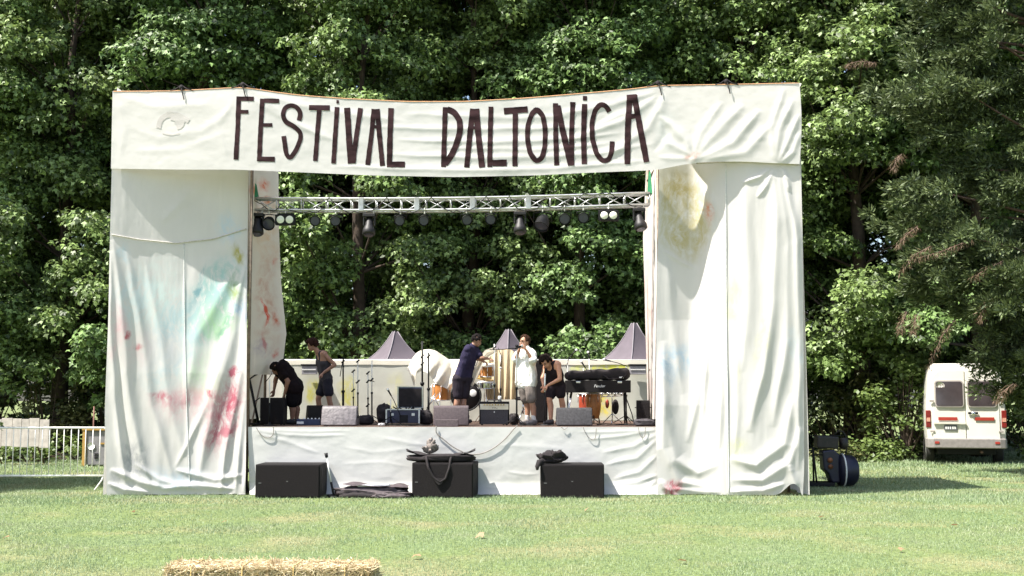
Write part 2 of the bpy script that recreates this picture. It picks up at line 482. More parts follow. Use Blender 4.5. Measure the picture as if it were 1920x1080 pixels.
LM = [leaf_mat('plane_leaf_a', (0.028, 0.048, 0.012), (0.245, 0.365, 0.105), .22, .5),
      leaf_mat('plane_leaf_b', (0.032, 0.052, 0.013), (0.265, 0.38, 0.115), .22, .5),
      leaf_mat('plane_leaf_c', (0.025, 0.045, 0.012), (0.21, 0.34, 0.10), .22, .52)]
def broadleaf(name, seed, H, rad, zlow, nclump, nleaf, lsize, lm):
    """trunk + limbs + leaf crown; returns (trunk mesh object, crown mesh object) at the origin"""
    rng = np.random.default_rng(seed); rnd = random.Random(seed)
    tb = MB()
    pts = [Vector((0, 0, -.1))]
    for k in range(1, 9):
        pts.append(Vector((rnd.uniform(-.12, .12) * k * .5, rnd.uniform(-.12, .12) * k * .5, H * .92 * k / 8)))
    r0 = .028 * H * .5
    tb.tube(pts, [r0 * (1.15 if k == 0 else 1 - k / 8.6) for k in range(9)], 9)
    # boughs (big leafy masses with gaps between them), each a cluster of smaller clumps
    bo, tries = [], 0
    while len(bo) < 54 and tries < 4000:
        tries += 1
        a = rnd.uniform(0, 2 * math.pi); t = rnd.random() ** .95
        z = zlow + .4 + (H - zlow - .4) * t
        q = rad * (1.05 - .42 * t) * rnd.uniform(.3, 1.0)
        c = Vector((math.cos(a) * q, math.sin(a) * q, z))
        if all(((c - d) * 1.0).length > 1.18 for d in bo): bo.append(c)
    cs = []
    for c in bo:
        bx = rnd.uniform(.95, 1.45); bz = bx * rnd.uniform(.7, 1.05)
        out = Vector((c.x, c.y, 0)).normalized()
        for k in range(rnd.randint(11, 17)):
            v = Vector((rnd.gauss(0, 1), rnd.gauss(0, 1), rnd.gauss(0, 1))).normalized()
            v.z = abs(v.z) if rnd.random() < .6 else v.z * .6
            r_ = rnd.random() ** .4
            p = Vector((v.x * bx * r_, v.y * bx * r_, v.z * bz * r_))
            p.z -= .25 * max(0, p.dot(out))
            cs.append((c + p, 1.0))
    for c, e in cs[::13]:
        zt = max(zlow * .6, c.z - .35 * Vector((c.x, c.y)).length - rnd.uniform(.4, 1.6))
        k = min(7, max(1, int(zt / (H * .92) * 8)))
        st = pts[k].lerp(pts[min(k + 1, 8)], .5)
        mid = st.lerp(c, .5) + Vector((0, 0, -.25 + rnd.uniform(0, .5)))
        rr = r0 * .17 * (1.1 - c.z / H)
        tb.tube([st, mid, c], [rr + .02, rr * .6 + .012, .012], 5, False)
    P_, N_, S_ = [], [], []
    for c, e in cs:
        n = int(nleaf * rnd.uniform(.5, 1.4))
        sx = rnd.uniform(.38, .72); sz = sx * rnd.uniform(.42, .68)
        d = rng.normal(size=(n, 3)); d /= np.linalg.norm(d, axis=1, keepdims=True)
        d[:, 2] = np.abs(d[:, 2]) * np.where(rng.random(n) < .66, 1, -1)
        rr = rng.random(n) ** .4
        p = d * rr[:, None] * np.array([sx, sx, sz])
        out = np.array([c.x, c.y, 0.0]); out = out / (np.linalg.norm(out) + .01)
        droop = (p @ out)[:, None] * np.array([0, 0, -.28])
        P_.append(p + droop + np.array(c)); 
        nn = d * .6 + np.array([0, 0, .6]) + out * .3 + rng.normal(size=(n, 3)) * .55
        N_.append(nn); S_.append(lsize * rng.uniform(.6, 1.25, n))
    v, f = leaves_mesh(np.concatenate(P_), np.concatenate(N_), np.concatenate(S_), rng)
    return tb, v, f
def tree_proto(name, args, lm, label, cat='tree', group='trees of the leafy row'):
    tb, v, f = broadleaf(name, *args, lm)
    t = thing(name, label, cat, (0, 0, 0), 0, group)
    tb.build('trunk', M['bark'], t, fix=False)
    mesh_np('crown', v, f, lm, t)
    return t
PLANE = [(1, 17.5, 3.5, 1.9, 350, 118, .155), (2, 18.5, 3.3, 2.3, 350, 118, .15), (3, 16.5, 3.6, 1.6, 350, 118, .165)]
def put_trees():
    rnd = random.Random(9)
    spots = []
    # (photo column, distance): a dense row behind the stage with more rows behind it
    for k, px in enumerate([-110, 140, 390, 640, 880, 1120, 1370, 1600, 1850, 2090]):
        spots.append((px + rnd.uniform(-35, 35), 36.2 + rnd.uniform(-1.0, 1.6)))
    for k, px in enumerate([-60, 170, 400, 620, 860, 1080, 1300, 1520, 1740, 1960]):
        spots.append((px + rnd.uniform(-35, 35), 41.0 + rnd.uniform(-1, 1.2)))
    for k, px in enumerate([20, 250, 480, 700, 930, 1150, 1370, 1590, 1820]):
        spots.append((px + rnd.uniform(-35, 35), 46.5 + rnd.uniform(-1, 1.2)))
    protos = {}
    lab = ['tall broadleaf tree with sunlit leaf clumps in the front row behind the stage',
           'tall broadleaf tree in the shaded second row behind the stage',
           'tall broadleaf tree glimpsed between others in the rearmost row']
    for i, (px, Y) in enumerate(spots):
        k = i % 3
        row = 0 if Y < 39 else (1 if Y < 44 else 2)
        if k not in protos:
            o = protos[k] = tree_proto('plane_tree', PLANE[k], LM[k], lab[row])
        else:
            o = copy_tree(protos[k])
        o['label'] = lab[row]
        o['group'] = ['front row of broadleaf trees', 'second row of broadleaf trees', 'rear row of broadleaf trees'][row]
        o.location = ((px - 960) / FPX * Y, Y, 0)
        o.rotation_euler = (0, 0, rnd.uniform(0, 6.28))
        s = rnd.uniform(.93, 1.1)
        o.scale = (s, s, s * rnd.uniform(.95, 1.08))
put_trees()
# ------------------------------------------------------------------ stage platform
Y0 = 21.6            # front plane of the banner
YS = 21.95           # front edge of the stage deck
ZS = 1.20            # stage floor level
YB = 27.3            # back of the deck
SX0, SX1 = float(W(468, 800, YS)[0]), float(W(1233, 800, YS)[0])
def build_stage():
    t = thing('stage_platform', 'low festival stage with a dark plywood deck on steel legs', 'stage', ((SX0 + SX1) / 2, (YS + YB) / 2, 0))
    cx, cy = t.location.x, t.location.y
    w = (SX1 - SX0)
    n = 6
    pw = (w - .0) / n
    deck = mat('stage_plywood', (0.085, 0.05, 0.035), .75, .35, 4, .2)
    for i in range(n):
        for j in range(4):
            d = (YB - YS) / 4
            b = MB().box(((i + .5) * pw - w / 2, (j + .5) * d - (YB - YS) / 2, ZS - .02), (pw - .008, d - .008, .04), bevel=.004)
            b.build('deck_panel', deck, t)
    f = MB()
    for y in (YS - cy + .06, YB - cy - .06):
        f.box((0, y, ZS - .12), (w - .05, .06, .14))
    for x in (-w / 2 + .06, w / 2 - .06):
        f.box((x, 0, ZS - .12), (.06, YB - YS - .25, .14))
    f.build('frame', M['steel'], t)
    for i in range(n + 1):
        for y in (YS - cy + .12, 0, YB - cy - .12):
            x = min(max(i * pw - w / 2, -w / 2 + .12), w / 2 - .12)
            MB().tube([(x, y, 0), (x, y, ZS - .19)], .03, 8).build('leg', M['steel'], t)
build_stage()

# ------------------------------------------------------------------ cloth sheets
def sheet(name, m, nu, nv, pix, depth, label, cat='drape', parent=None, disp=None, extra=None):
    """a cloth: pix(u,v)->photo px,py ; depth(u,v,px,py)->Y ; both give the place of the sheet in the world"""
    u, v = np.meshgrid(np.linspace(0, 1, nu + 1), np.linspace(0, 1, nv + 1))
    px, py = pix(u, v)
    Y = depth(u, v, px, py)
    if disp is not None: Y = Y - disp(u, v, px, py)
    x, y, z = W(px, py, Y)
    z = np.maximum(z, .012 + .02 * np.abs(vnoise(px * .08, py * .02, 5)))
    base = Vector((float(x.mean()), float(np.mean(y)), 0.0))
    i, j = np.meshgrid(np.arange(nu), np.arange(nv)); a = (j * (nu + 1) + i).ravel()
    V_ = np.stack([x - base.x, y - base.y, z], -1).reshape(-1, 3)
    o = mesh_np(name, V_, np.stack([a, a + nu + 1, a + nu + 2, a + 1], 1), m, parent, True, np.stack([px / 1000, 1 - py / 1000], -1).reshape(-1, 2))
    o.location = base
    if parent is None:
        tag(o, label, cat)
    return o
def child_pts(o, pts):
    return [Vector(p) - o.location for p in pts]
ip = lambda x, xs, ys: np.interp(x, xs, ys)
def smooth_ip(x, xs, ys, r=12.0):
    return sum(np.interp(x + d * r, xs, ys) for d in (-1.5, -.9, -.3, .3, .9, 1.5)) / 6

# ---- banner
TOPX = ([205, 330, 455, 500, 560, 640, 760, 870, 980, 1100, 1180, 1235, 1360, 1510], [171, 170, 163, 170, 178, 184, 190, 190, 184, 174, 167, 160, 158, 155])
BOTX = ([205, 330, 440, 560, 700, 850, 1000, 1100, 1230, 1290, 1330, 1400, 1450, 1510], [316, 318, 318, 323, 329, 332, 329, 324, 319, 307, 303, 303, 306, 308])
BFOLD = [
    ([(700, 238), (900, 244), (1100, 236)], 6, .022), ([(740, 262), (930, 268), (1170, 250)], 6, .024), ([(720, 290), (900, 296), (1120, 288), (1230, 268)], 7, .026), ([(620, 312), (850, 320), (1080, 312), (1230, 300)], 6, .022),
    ([(760, 215), (950, 222), (1080, 214)], 7, .018), ([(820, 278), (1000, 280), (1150, 268)], 5, .018),
    ([(470, 172), (600, 205), (760, 228)], 8, .016), ([(480, 178), (560, 230), (640, 268)], 8, .016), ([(460, 176), (520, 214), (600, 250)], 6, .012),
    ([(1228, 172), (1150, 196), (1040, 212)], 8, .025), ([(1230, 185), (1165, 228), (1080, 254)], 8, .028), ([(1238, 195), (1215, 240), (1130, 300)], 9, .03), ([(1232, 178), (1190, 205), (1120, 232)], 5, .02),
    ([(1232, 210), (1250, 250), (1225, 285)], 8, -.02), ([(1245, 175), (1236, 215), (1240, 250)], 10, .028),
    ([(1305, 296), (1330, 262), (1395, 195)], 13, .045), ([(1310, 298), (1375, 268), (1425, 205)], 11, .055), ([(1320, 300), (1400, 285), (1450, 230)], 10, .04),
    ([(1300, 292), (1312, 250), (1355, 190)], 9, .03), ([(1298, 294), (1285, 262), (1258, 236), (1235, 215)], 8, .04), ([(1296, 292), (1268, 275), (1240, 262)], 7, .03), ([(1294, 297), (1262, 296), (1236, 294)], 6, .02),
    ([(1456, 302), (1462, 245), (1486, 185)], 8, .05), ([(1460, 304), (1480, 262), (1497, 215)], 7, .05), ([(1452, 300), (1448, 240), (1470, 165)], 7, .03), ([(1464, 305), (1488, 285), (1500, 250)], 6, .04),
    ([(216, 176), (290, 200), (400, 195)], 9, .010), ([(430, 205), (380, 245), (300, 258), (250, 240)], 10, .012), ([(420, 250), (340, 280), (240, 284)], 8, .010), ([(440, 185), (405, 235), (425, 300)], 7, .008), ([(218, 178), (235, 240), (225, 300)], 8, .008),
]
def banner_disp(px, py):
    d = .62 * folds(px, py, BFOLD) + .010 * fbm(px * .02, py * .03, 4, 4)
    d += .03 * np.exp(-((px - 1302) / 9) ** 2 - ((py - 297) / 8) ** 2)
    return d
def banner_Y(px):
    return Y0 - .02 * np.sin((np.asarray(px) - 205) / 1300 * math.pi)
EYE = (0.055, 0.03, 0.035)
BM = cloth_mat('banner_cloth', (0.655, 0.635, 0.61), [(1.3, .705, .02, .014, 0, (.5, .22, .15), .5, 60, .8), (1.25, .76, .03, .05, 0, (.6, .66, .66), .35, 20, .8)], .22, .08)
def build_banner():
    def pix(u, v):
        x = 211 + u * (1499 - 211)
        t, b = smooth_ip(x, *TOPX), smooth_ip(x, *BOTX)
        y = t + (b - t) * v
        x = x + 4 * np.sin(v * 3.1) * (u - .97).clip(0, 1) * 33 - (1 - u * 12).clip(0, 1) * 3 * v
        return x, y
    o = sheet('festival_banner', BM, 520, 66, pix, lambda u, v, px, py: banner_Y(px) + 0 * v, 'long white cloth banner hand-painted FESTIVAL DALTONICA hung between two towers', 'banner', disp=lambda u, v, px, py: banner_disp(px, py))
    ink = cloth_mat('banner_ink', (0.050, 0.025, 0.028), [], .02, .15, .75)  # uneven ink tone stands in for light showing through the folds
    brush = ink.node_tree
    def onto(x, y, lift=.006):
        x, y = np.asarray(x, float), np.asarray(y, float)
        X, Y, Z = W(x, y, banner_Y(x) - banner_disp(x, y) - lift)
        return np.stack([X - o.location.x, Y - o.location.y, Z], -1)
    def z1(x, y): return (180 + x / 3.0, 140 + y / 3.0)
    def z2(x, y): return (800 + x / 4.3636, 150 + y / 4.3636)
    rnd = random.Random(3)
    def letter(strokes, name='letter'):
        V_, F_ = [], []
        for pts, w in strokes:
            pts = [np.array(p, float) for p in pts]; w = w * 1.03
            rs = [pts[0]]
            for a, b in zip(pts[:-1], pts[1:]):
                k = max(1, int(np.linalg.norm(b - a) / 3.0))
                rs += [a + (b - a) * (i + 1) / k for i in range(k)]
            rs = np.array(rs)
            if len(pts) > 2:
                for _ in range(3):
                    rs[1:-1] = (rs[:-2] + 2 * rs[1:-1] + rs[2:]) / 4
            tan = np.gradient(rs, axis=0); tan /= np.linalg.norm(tan, axis=1, keepdims=True) + 1e-9
            nor = np.stack([-tan[:, 1], tan[:, 0]], 1)
            wob = 1 + .12 * np.array([vnoise(np.array(i * .35), np.array(w * 3.1 + pts[0][0]), 2) for i in range(len(rs))])
            base = sum(len(q) for q in V_)
            K = 4
            ph = rnd.random() * 9
            for k in range(K + 1):
                off = (k / K - .5) * w
                jit = .5 * np.array([vnoise(np.array(i * .6 + ph), np.array(k * 5.3), 8) for i in range(len(rs))]) if k in (0, K) else 0
                q = rs + nor * ((off * wob) + jit)[:, None]
                V_.append(onto(q[:, 0], q[:, 1], .006 + .0012 * len(F_) * 0))
            n = len(rs)
            for k in range(K):
                for i in range(n - 1):
                    a = base + k * n + i
                    F_.append((a, a + 1, a + n + 1, a + n))
        V_ = np.concatenate(V_)
        # overlapping strokes of one letter sit a hair apart
        return mesh_np(name, V_, np.array(F_), ink, o, True, np.stack([V_[:, 0] * .35, V_[:, 2] * 1.1], -1))
    def L(conv, strokes, w):
        out = []
        for k, s in enumerate(strokes):
            ww = w
            if isinstance(s, tuple): s, ww = s
            out.append(([conv(*p) for p in s], ww))
        return letter_layers(out)
    def letter_layers(strokes):
        return letter(strokes)
    a = 8.6
    L(z1, [[(803, 122), (797, 300), (787, 478)], ([(812, 135), (888, 136)], 8), ([(808, 209), (857, 209)], 7)], a)
    L(z1, [[(936, 135), (926, 300), (918, 488)], ([(946, 146), (1030, 148)], 8), ([(936, 283), (992, 283)], 7), ([(928, 474), (1006, 476)], 9)], a)
    L(z1, [[(1142, 258), (1152, 218), (1132, 182), (1095, 170), (1060, 188), (1050, 228), (1066, 266), (1112, 290), (1150, 322), (1152, 362), (1126, 424), (1092, 474), (1070, 450), (1056, 345)]], 8.4)
    L(z1, [([(1198, 185), (1315, 187)], 9.5), [(1256, 200), (1244, 340), (1234, 486)]], a)
    L(z1, [[(1356, 182), (1346, 340), (1336, 500)], ([(1352, 152), (1366, 153)], 6)], a)
    L(z1, [([(1412, 186), (1422, 340), (1434, 500)], 11), ([(1488, 188), (1464, 350), (1446, 498)], 9)], a)
    L(z1, [([(1564, 193), (1548, 350), (1528, 508)], 9), ([(1582, 193), (1594, 340), (1612, 513)], 9), ([(1556, 292), (1594, 296)], 6)], a)
    L(z1, [[(1660, 188), (1654, 340), (1650, 520)], ([(1660, 505), (1738, 505)], 10.5)], 10)
    b = 9.2
    L(z2, [[(152, 222), (145, 460), (138, 712)], ([(168, 240), (225, 262), (270, 330), (274, 420), (240, 540), (195, 630), (150, 690)], 11)], b)
    L(z2, [([(378, 235), (352, 460), (328, 716)], 10), ([(404, 235), (424, 460), (454, 716)], 11), ([(362, 392), (418, 392)], 6)], b)
    L(z2, [[(526, 218), (520, 460), (516, 712)], ([(538, 680), (656, 678)], 12)], b)
    L(z2, [([(632, 255), (826, 240)], 11.5), [(725, 268), (724, 480), (722, 706)]], 9.6)
    L(z2, [[(905, 238), (862, 272), (828, 370), (824, 480), (846, 600), (896, 668), (944, 640), (968, 540), (970, 400), (950, 290), (905, 238), (880, 252)]], b)
    L(z2, [[(1054, 190), (1056, 440), (1064, 698)], ([(1070, 210), (1110, 400), (1180, 698)], 11), [(1196, 180), (1186, 430), (1188, 700)]], b)
    L(z2, [[(1292, 196), (1284, 440), (1290, 688)], ([(1278, 149), (1312, 150)], 8)], 10)
    L(z2, [[(1496, 260), (1462, 205), (1420, 198), (1376, 250), (1352, 350), (1356, 480), (1388, 600), (1440, 665), (1490, 655), (1514, 590), (1518, 502)]], b)
    L(z2, [([(1662, 122), (1646, 400), (1642, 690)], 11), ([(1696, 122), (1748, 400), (1800, 672)], 11), ([(1652, 302), (1726, 292)], 9), ([(1640, 136), (1716, 130)], 7)], b)
    # faded painted eye on the left end
    ey = cloth_mat('faded_paint', (0.575, 0.54, 0.515), [], .1, .15, .12)
    ink2 = ink
    def patch(strokes, m, nm):
        nonlocal_ink = letter
        ob = letter(strokes, nm); ob.data.materials.clear(); ob.data.materials.append(m)
    ez = lambda x, y: (180 + x / 3.0, 140 + y / 3.0)
    patch([([ez(350, 300), ez(362, 250), ez(400, 226), ez(460, 226), ez(505, 250), ez(522, 262)], 9), ([ez(420, 240), ez(500, 262)], 9)], ey, 'painted_eyelid')
    patch([([ez(398, 214), ez(430, 212), ez(470, 222)], 3)], ey, 'painted_lash')
    patch([([ez(372, 330), ez(420, 340), ez(470, 330)], 1.5)], ey, 'painted_lash')
    patch([([ez(446, 254), ez(478, 262), ez(480, 284), ez(452, 290)], 13)], ey, 'painted_iris')
    # rope sewn in the top hem and the ties
    hem = mat('hem_cord', (.55, .30, .16), .8, .2, 20)
    xs = np.linspace(213, 1498, 120)
    top = onto(xs, smooth_ip(xs, *TOPX) + .6, 0)
    MB().tube([Vector(p) for p in top], .009, 6).build('hem_cord', hem, o)
    for tx, ty in ((340, 168), (455, 163), (1234, 160), (1362, 157)):
        c = Vector(onto(tx, ty - 1, 0))
        k = MB().ball(c + Vector((0, 0, .03)), (.045, .04, .05), 8, 6)
        k.tube([c + Vector((-.03, 0, .05)), c + Vector((-.1, 0, .0)), c + Vector((-.2, 0, -.03))], .012, 5)
        k.tube([c + Vector((.03, 0, .05)), c + Vector((.1, 0, .0)), c + Vector((.22, 0, -.03))], .012, 5)
        k.tube([c + Vector((.0, -.02, .04)), c + Vector((.03, -.04, -.08)), c + Vector((.06, -.03, -.2))], .010, 5)
        k.build('knot', M['black_soft'], o)
build_banner()

# ---- tower drapes
WHITE = (0.665, 0.645, 0.625)
pink, red, blue, teal, yel, grey = (.56, .26, .30), (.42, .07, .09), (.42, .53, .62), (.34, .52, .50), (.52, .46, .20), (.30, .31, .33)
def st(px, py, rx, ry, rot, col, s, ns=9, e=.75): return (px / 1000, 1 - py / 1000, rx / 1000, ry / 1000, rot, col, s, ns, e)
LD_MAT = cloth_mat('left_drape_cloth', WHITE, [
    st(300, 545, 70, 95, 0, (.60, .74, .72), .5, 7), st(395, 570, 60, 120, -28, teal, 1.05, 9), st(330, 640, 70, 130, -25, (.44, .57, .60), .75, 7), st(250, 560, 50, 90, 0, (.55, .64, .66), .5, 7), st(408, 600, 45, 50, 0, (.45, .66, .40), .7, 11), st(440, 545, 18, 50, 10, (.30, .35, .16), .6, 14), st(448, 585, 16, 45, 0, (.25, .42, .62), .7, 14),
    st(330, 750, 65, 24, 0, pink, .75, 12), st(418, 775, 46, 95, -12, (.44, .15, .19), 1.15, 13), st(360, 760, 95, 50, 5, (.62, .40, .42), .5, 9), st(220, 620, 22, 70, 0, (.72, .42, .46), .65, 10), st(236, 628, 9, 12, 0, red, .9, 30), st(262, 650, 14, 8, 0, red, .8, 30),
    st(255, 870, 40, 55, 0, grey, .55, 10), st(330, 895, 80, 40, 0, blue, .5, 9), st(215, 900, 20, 30, 0, grey, .8, 14), st(380, 700, 50, 70, 0, (.62, .76, .55), .45, 9), st(430, 430, 36, 40, 0, (.52, .62, .70), .5, 8), st(446, 480, 14, 30, 15, (.40, .36, .10), .8, 18),
    st(235, 470, 20, 30, 0, (.55, .66, .72), .5, 12), st(392, 742, 16, 10, 0, (.40, .10, .14), 1.0, 34), st(440, 700, 12, 16, 0, (.42, .10, .15), 1.0, 40), st(433, 742, 7, 60, -6, (.40, .10, .14), 1.0, 30), st(405, 800, 5, 50, -10, (.42, .14, .18), .9, 30), st(300, 742, 30, 10, 0, (.50, .2, .24), .9, 36), st(372, 540, 8, 60, -20, (.22, .38, .42), .9, 34), st(425, 600, 10, 46, -16, (.25, .42, .30), .9, 34), st(290, 660, 80, 60, 0, (.75, .55, .55), .25, 8)], .26, .08, .08)
RD_MAT = cloth_mat('right_drape_cloth', WHITE, [
    st(1282, 400, 70, 110, 0, (.50, .45, .26), .75, 8), st(1270, 360, 50, 50, 0, (.46, .38, .18), .6, 12), st(1290, 450, 40, 60, 0, (.48, .40, .16), .7, 12), st(1325, 400, 12, 36, 0, (.62, .25, .16), .8, 22), st(1275, 670, 55, 45, 0, blue, .62, 9), st(1250, 690, 16, 50, 0, (.3, .4, .5), .5, 12),
    st(1262, 915, 26, 22, 30, (.45, .10, .14), .9, 16), st(1375, 560, 26, 70, 0, (.72, .72, .40), .45, 10), st(1430, 640, 16, 90, 0, (.70, .68, .42), .5, 12), st(1385, 840, 30, 34, 0, (.66, .66, .42), .55, 14), st(1490, 650, 20, 60, 0, (.6, .68, .74), .4, 9), st(1380, 700, 16, 90, 0, (.72, .7, .5), .4, 9)], .26, .08, .06)
LFOLD = [
    ([(462, 470), (440, 620), (398, 760), (372, 900)], 15, .10), ([(464, 520), (455, 680), (420, 860), (410, 925)], 9, .09), ([(466, 560), (462, 720), (446, 860), (440, 928)], 9, .08), ([(455, 470), (410, 560), (365, 640), (350, 760)], 16, .06),
    ([(468, 600), (470, 760), (458, 925)], 8, .08), ([(458, 500), (425, 640), (386, 760), (330, 880)], 8, .05),
    ([(210, 450), (228, 560), (236, 700), (262, 850), (285, 926)], 13, .09), ([(207, 470), (208, 640), (222, 800), (236, 925)], 9, .07), ([(238, 470), (262, 600), (284, 760), (330, 905)], 12, .06), ([(270, 480), (300, 620), (322, 780), (370, 915)], 12, .045), ([(214, 640), (232, 780), (246, 900)], 8, -.05),
    ([(206, 880), (260, 905), (320, 915)], 8, .06), ([(300, 918), (360, 910), (440, 916)], 7, .06), ([(330, 880), (400, 900), (455, 890)], 7, .05), ([(202, 905), (232, 920), (280, 924)], 6, .06), ([(250, 870), (300, 900), (380, 920)], 7, .04),
    ([(345, 455), (346, 600), (350, 760), (356, 915)], 3.0, .012), ([(212, 322), (300, 330), (460, 322)], 7, .03), ([(420, 440), (440, 470), (462, 480)], 9, .04), ([(300, 420), (360, 360), (400, 325)], 12, .03),
]
RFOLD = [
    ([(1300, 306), (1330, 380), (1322, 520), (1318, 700), (1290, 830)], 13, .09), ([(1335, 320), (1336, 470), (1330, 640), (1316, 790)], 8, .06), ([(1452, 312), (1458, 420), (1450, 560), (1432, 700), (1408, 810)], 15, .11), ([(1462, 312), (1478, 460), (1476, 640), (1450, 800)], 14, .09), ([(1470, 314), (1495, 450), (1500, 640), (1496, 880)], 10, .09),
    ([(1450, 312), (1425, 330), (1392, 342)], 6, .06), ([(1452, 316), (1440, 345), (1420, 372)], 6, .05), ([(1466, 312), (1478, 335), (1482, 360)], 5, .05),
    ([(1244, 640), (1246, 780), (1266, 860), (1310, 886), (1350, 870)], 14, .09), ([(1240, 700), (1242, 840), (1275, 905), (1340, 915)], 11, .08), ([(1345, 560), (1352, 720), (1350, 840)], 9, .06), ([(1370, 860), (1420, 872), (1470, 830), (1490, 740)], 13, .09), ([(1372, 900), (1430, 902), (1480, 868), (1500, 800)], 11, .08), ([(1366, 922), (1430, 922), (1474, 906)], 7, .06), ([(1260, 918), (1310, 922), (1352, 924)], 6, .05),
    ([(1361, 310), (1362, 600), (1366, 926)], 2.6, .03), ([(1250, 480), (1262, 620), (1280, 740)], 12, .05), ([(1398, 350), (1404, 520), (1392, 700)], 14, .045), ([(1380, 640), (1384, 760), (1380, 850)], 10, .04),
    ([(1242, 470), (1275, 492), (1300, 505)], 5, .03), ([(1236, 900), (1246, 915), (1262, 925)], 6, .07), ([(1480, 870), (1492, 905), (1490, 924)], 8, .07),
]
def drape_noise(px, py): return .020 * fbm(px * .022, py * .004, 31, 3) + .006 * fbm(px * .06, py * .012, 12, 3)
def build_drapes():
    def lp(u, v):
        y = 306 + v * (930 - 306) + 3 * np.sin(u * 14) * v ** 6
        xl = smooth_ip(y, [300, 450, 600, 700, 780, 860, 930], [210, 206, 203, 199, 196, 199, 200]); xr = smooth_ip(y, [300, 600, 780, 930], [466, 463, 462, 460])
        return xl + (xr - xl) * u, y
    def ld(u, v, px, py):
        k = ip(py, [300, 330, 480, 700, 930], [1, 1, .9, .45, .25])
        return Y0 + .03 + .74 * u * k + .12 * (1 - (2 * u - 1) ** 2) * np.clip((py - 330) / 200, 0, 1) * .3
    o = sheet('tower_drape', LD_MAT, 190, 400, lp, ld, 'paint-stained white cloth with blue, green and pink smears hanging on one tower', 'drape', disp=lambda u, v, px, py: .66 * folds(px, py, LFOLD) * np.clip((py - 316) / 40, 0, 1) + drape_noise(px, py))
    cord = mat('rope', (.5, .47, .42), .9, .2, 30)
    u, v = None, None
    def on(px, py, lift=.012):
        px = np.asarray(px, float); py = np.asarray(py, float)
        _, yy = 0, py
        xl = smooth_ip(py, [300, 450, 600, 700, 780, 860, 930], [210, 206, 203, 199, 196, 199, 200]); xr = smooth_ip(py, [300, 600, 780, 930], [466, 463, 462, 460])
        uu = (px - xl) / (xr - xl)
        Yd = ld(uu, None, px, py) - (.66 * folds(px, py, LFOLD) * np.clip((py - 316) / 40, 0, 1) + drape_noise(px, py)) - lift
        X, Y, Z = W(px, py, Yd)
        return [Vector((a, b, c)) - o.location for a, b, c in zip(X, Y, Z)]
    xs = np.linspace(209, 462, 40)
    MB().tube(on(xs, np.interp(xs, [205, 260, 330, 400, 465], [439, 449, 456, 448, 428])), .011, 6).build('rope', cord, o)
    ys = np.linspace(458, 915, 60)
    seam = on(np.interp(ys, [455, 600, 760, 915], [345, 346, 350, 356]), ys, .002)
    sm_ = MB(); sm_.tube(seam, .008, 5); sm_.build('seam', mat('seam_thread', (.62, .62, .6), .9, .2, 30), o)
    def rp(u, v):
        bot = 929 - 22 * np.exp(-((u - .93) / .07) ** 2) + 14 * np.clip((u - .975) / .025, 0, 1)
        y = 298 + v * (bot - 298)
        xl = smooth_ip(y, [298, 600, 800, 930], [1236, 1231, 1229, 1234]); xr = smooth_ip(y, [298, 450, 700, 880, 930], [1502, 1505, 1507, 1508, 1505])
        return xl + (xr - xl) * u, y
    def rd(u, v, px, py):
        k = ip(py, [290, 330, 600, 760, 930], [1, 1, .85, .45, .3])
        return Y0 + .035 + smooth_ip(px, [1225, 1240, 1270, 1303, 1325, 1352, 1400], [.38, .42, .54, .68, .48, .2, .04], 8) * k
    o2 = sheet('tower_drape', RD_MAT, 200, 400, rp, rd, 'white cloth with a yellow stain near its top hanging on the other tower', 'drape', disp=lambda u, v, px, py: .58 * folds(px, py, RFOLD) * np.clip((py - 304) / 30, 0, 1) + drape_noise(px, py))
    ys2 = np.linspace(310, 922, 70)
    xs2 = np.interp(ys2, [310, 600, 926], [1361, 1362, 1367])
    def on2(px, py):
        Yd = rd(None, None, px, py) - (.58 * folds(px, py, RFOLD) * np.clip((py - 304) / 30, 0, 1) + drape_noise(px, py)) - .004
        X, Y, Z = W(px, py, Yd)
        return [Vector((a, b, c)) - o2.location for a, b, c in zip(X, Y, Z)]
    MB().tube(on2(xs2, ys2), .009, 5).build('seam', mat('seam_thread', (.62, .62, .6), .9, .2, 30), o2)
    ht = mat('hem_string', (.50, .46, .40), .9, .2, 30)
    xs3 = np.linspace(1305, 1500, 30)
    MB().tube(on2(xs3, np.interp(xs3, [1305, 1380, 1440, 1500], [306, 303, 305, 309])), .012, 6).build('tie_cord', ht, o2)
    # inner and outer side cloths of the towers
    plain = cloth_mat('plain_side_cloth', WHITE, [], .40, .1, .08)
    REDM = cloth_mat('red_splash_cloth', (.78, .73, .65), [st(497, 345, 14, 14, 0, (.6, .09, .03), .9, 40, .9), st(497, 372, 13, 12, 0, (.6, .10, .03), .85, 40, .9), st(478, 350, 10, 22, 0, (.65, .2, .08), .6, 40, .9), st(495, 588, 5, 32, 3, (.70, .035, .01), 1.4, 20, .6), st(497, 640, 4, 40, 0, (.55, .08, .05), .8, 40, .8), st(515, 490, 9, 14, 0, (.65, .12, .05), .8, 45, .9), st(512, 600, 10, 16, 0, (.6, .12, .06), .8, 50, .9), st(516, 655, 9, 12, 0, (.6, .07, .04), .95, 40, .9), st(500, 560, 34, 140, 0, (.5, .2, .12), .4, 60, .9), st(490, 650, 25, 30, 0, (.48, .42, .5), .5, 14, .9), st(500, 420, 40, 100, 0, (.66, .42, .22), .4, 45, .9), st(480, 770, 30, 40, 0, (.6, .45, .35), .4, 20, .9)], .3, .2, .12)
    def lip(u, v):
        x = 466 + u * (ip(v, [0, .3, .55, .8, .95, 1], [522, 523, 527, 537, 530, 520]) - 466)
        y = 304 + v * (702 - 304) + u * 5 * np.sin(v * 3)
        return x, y
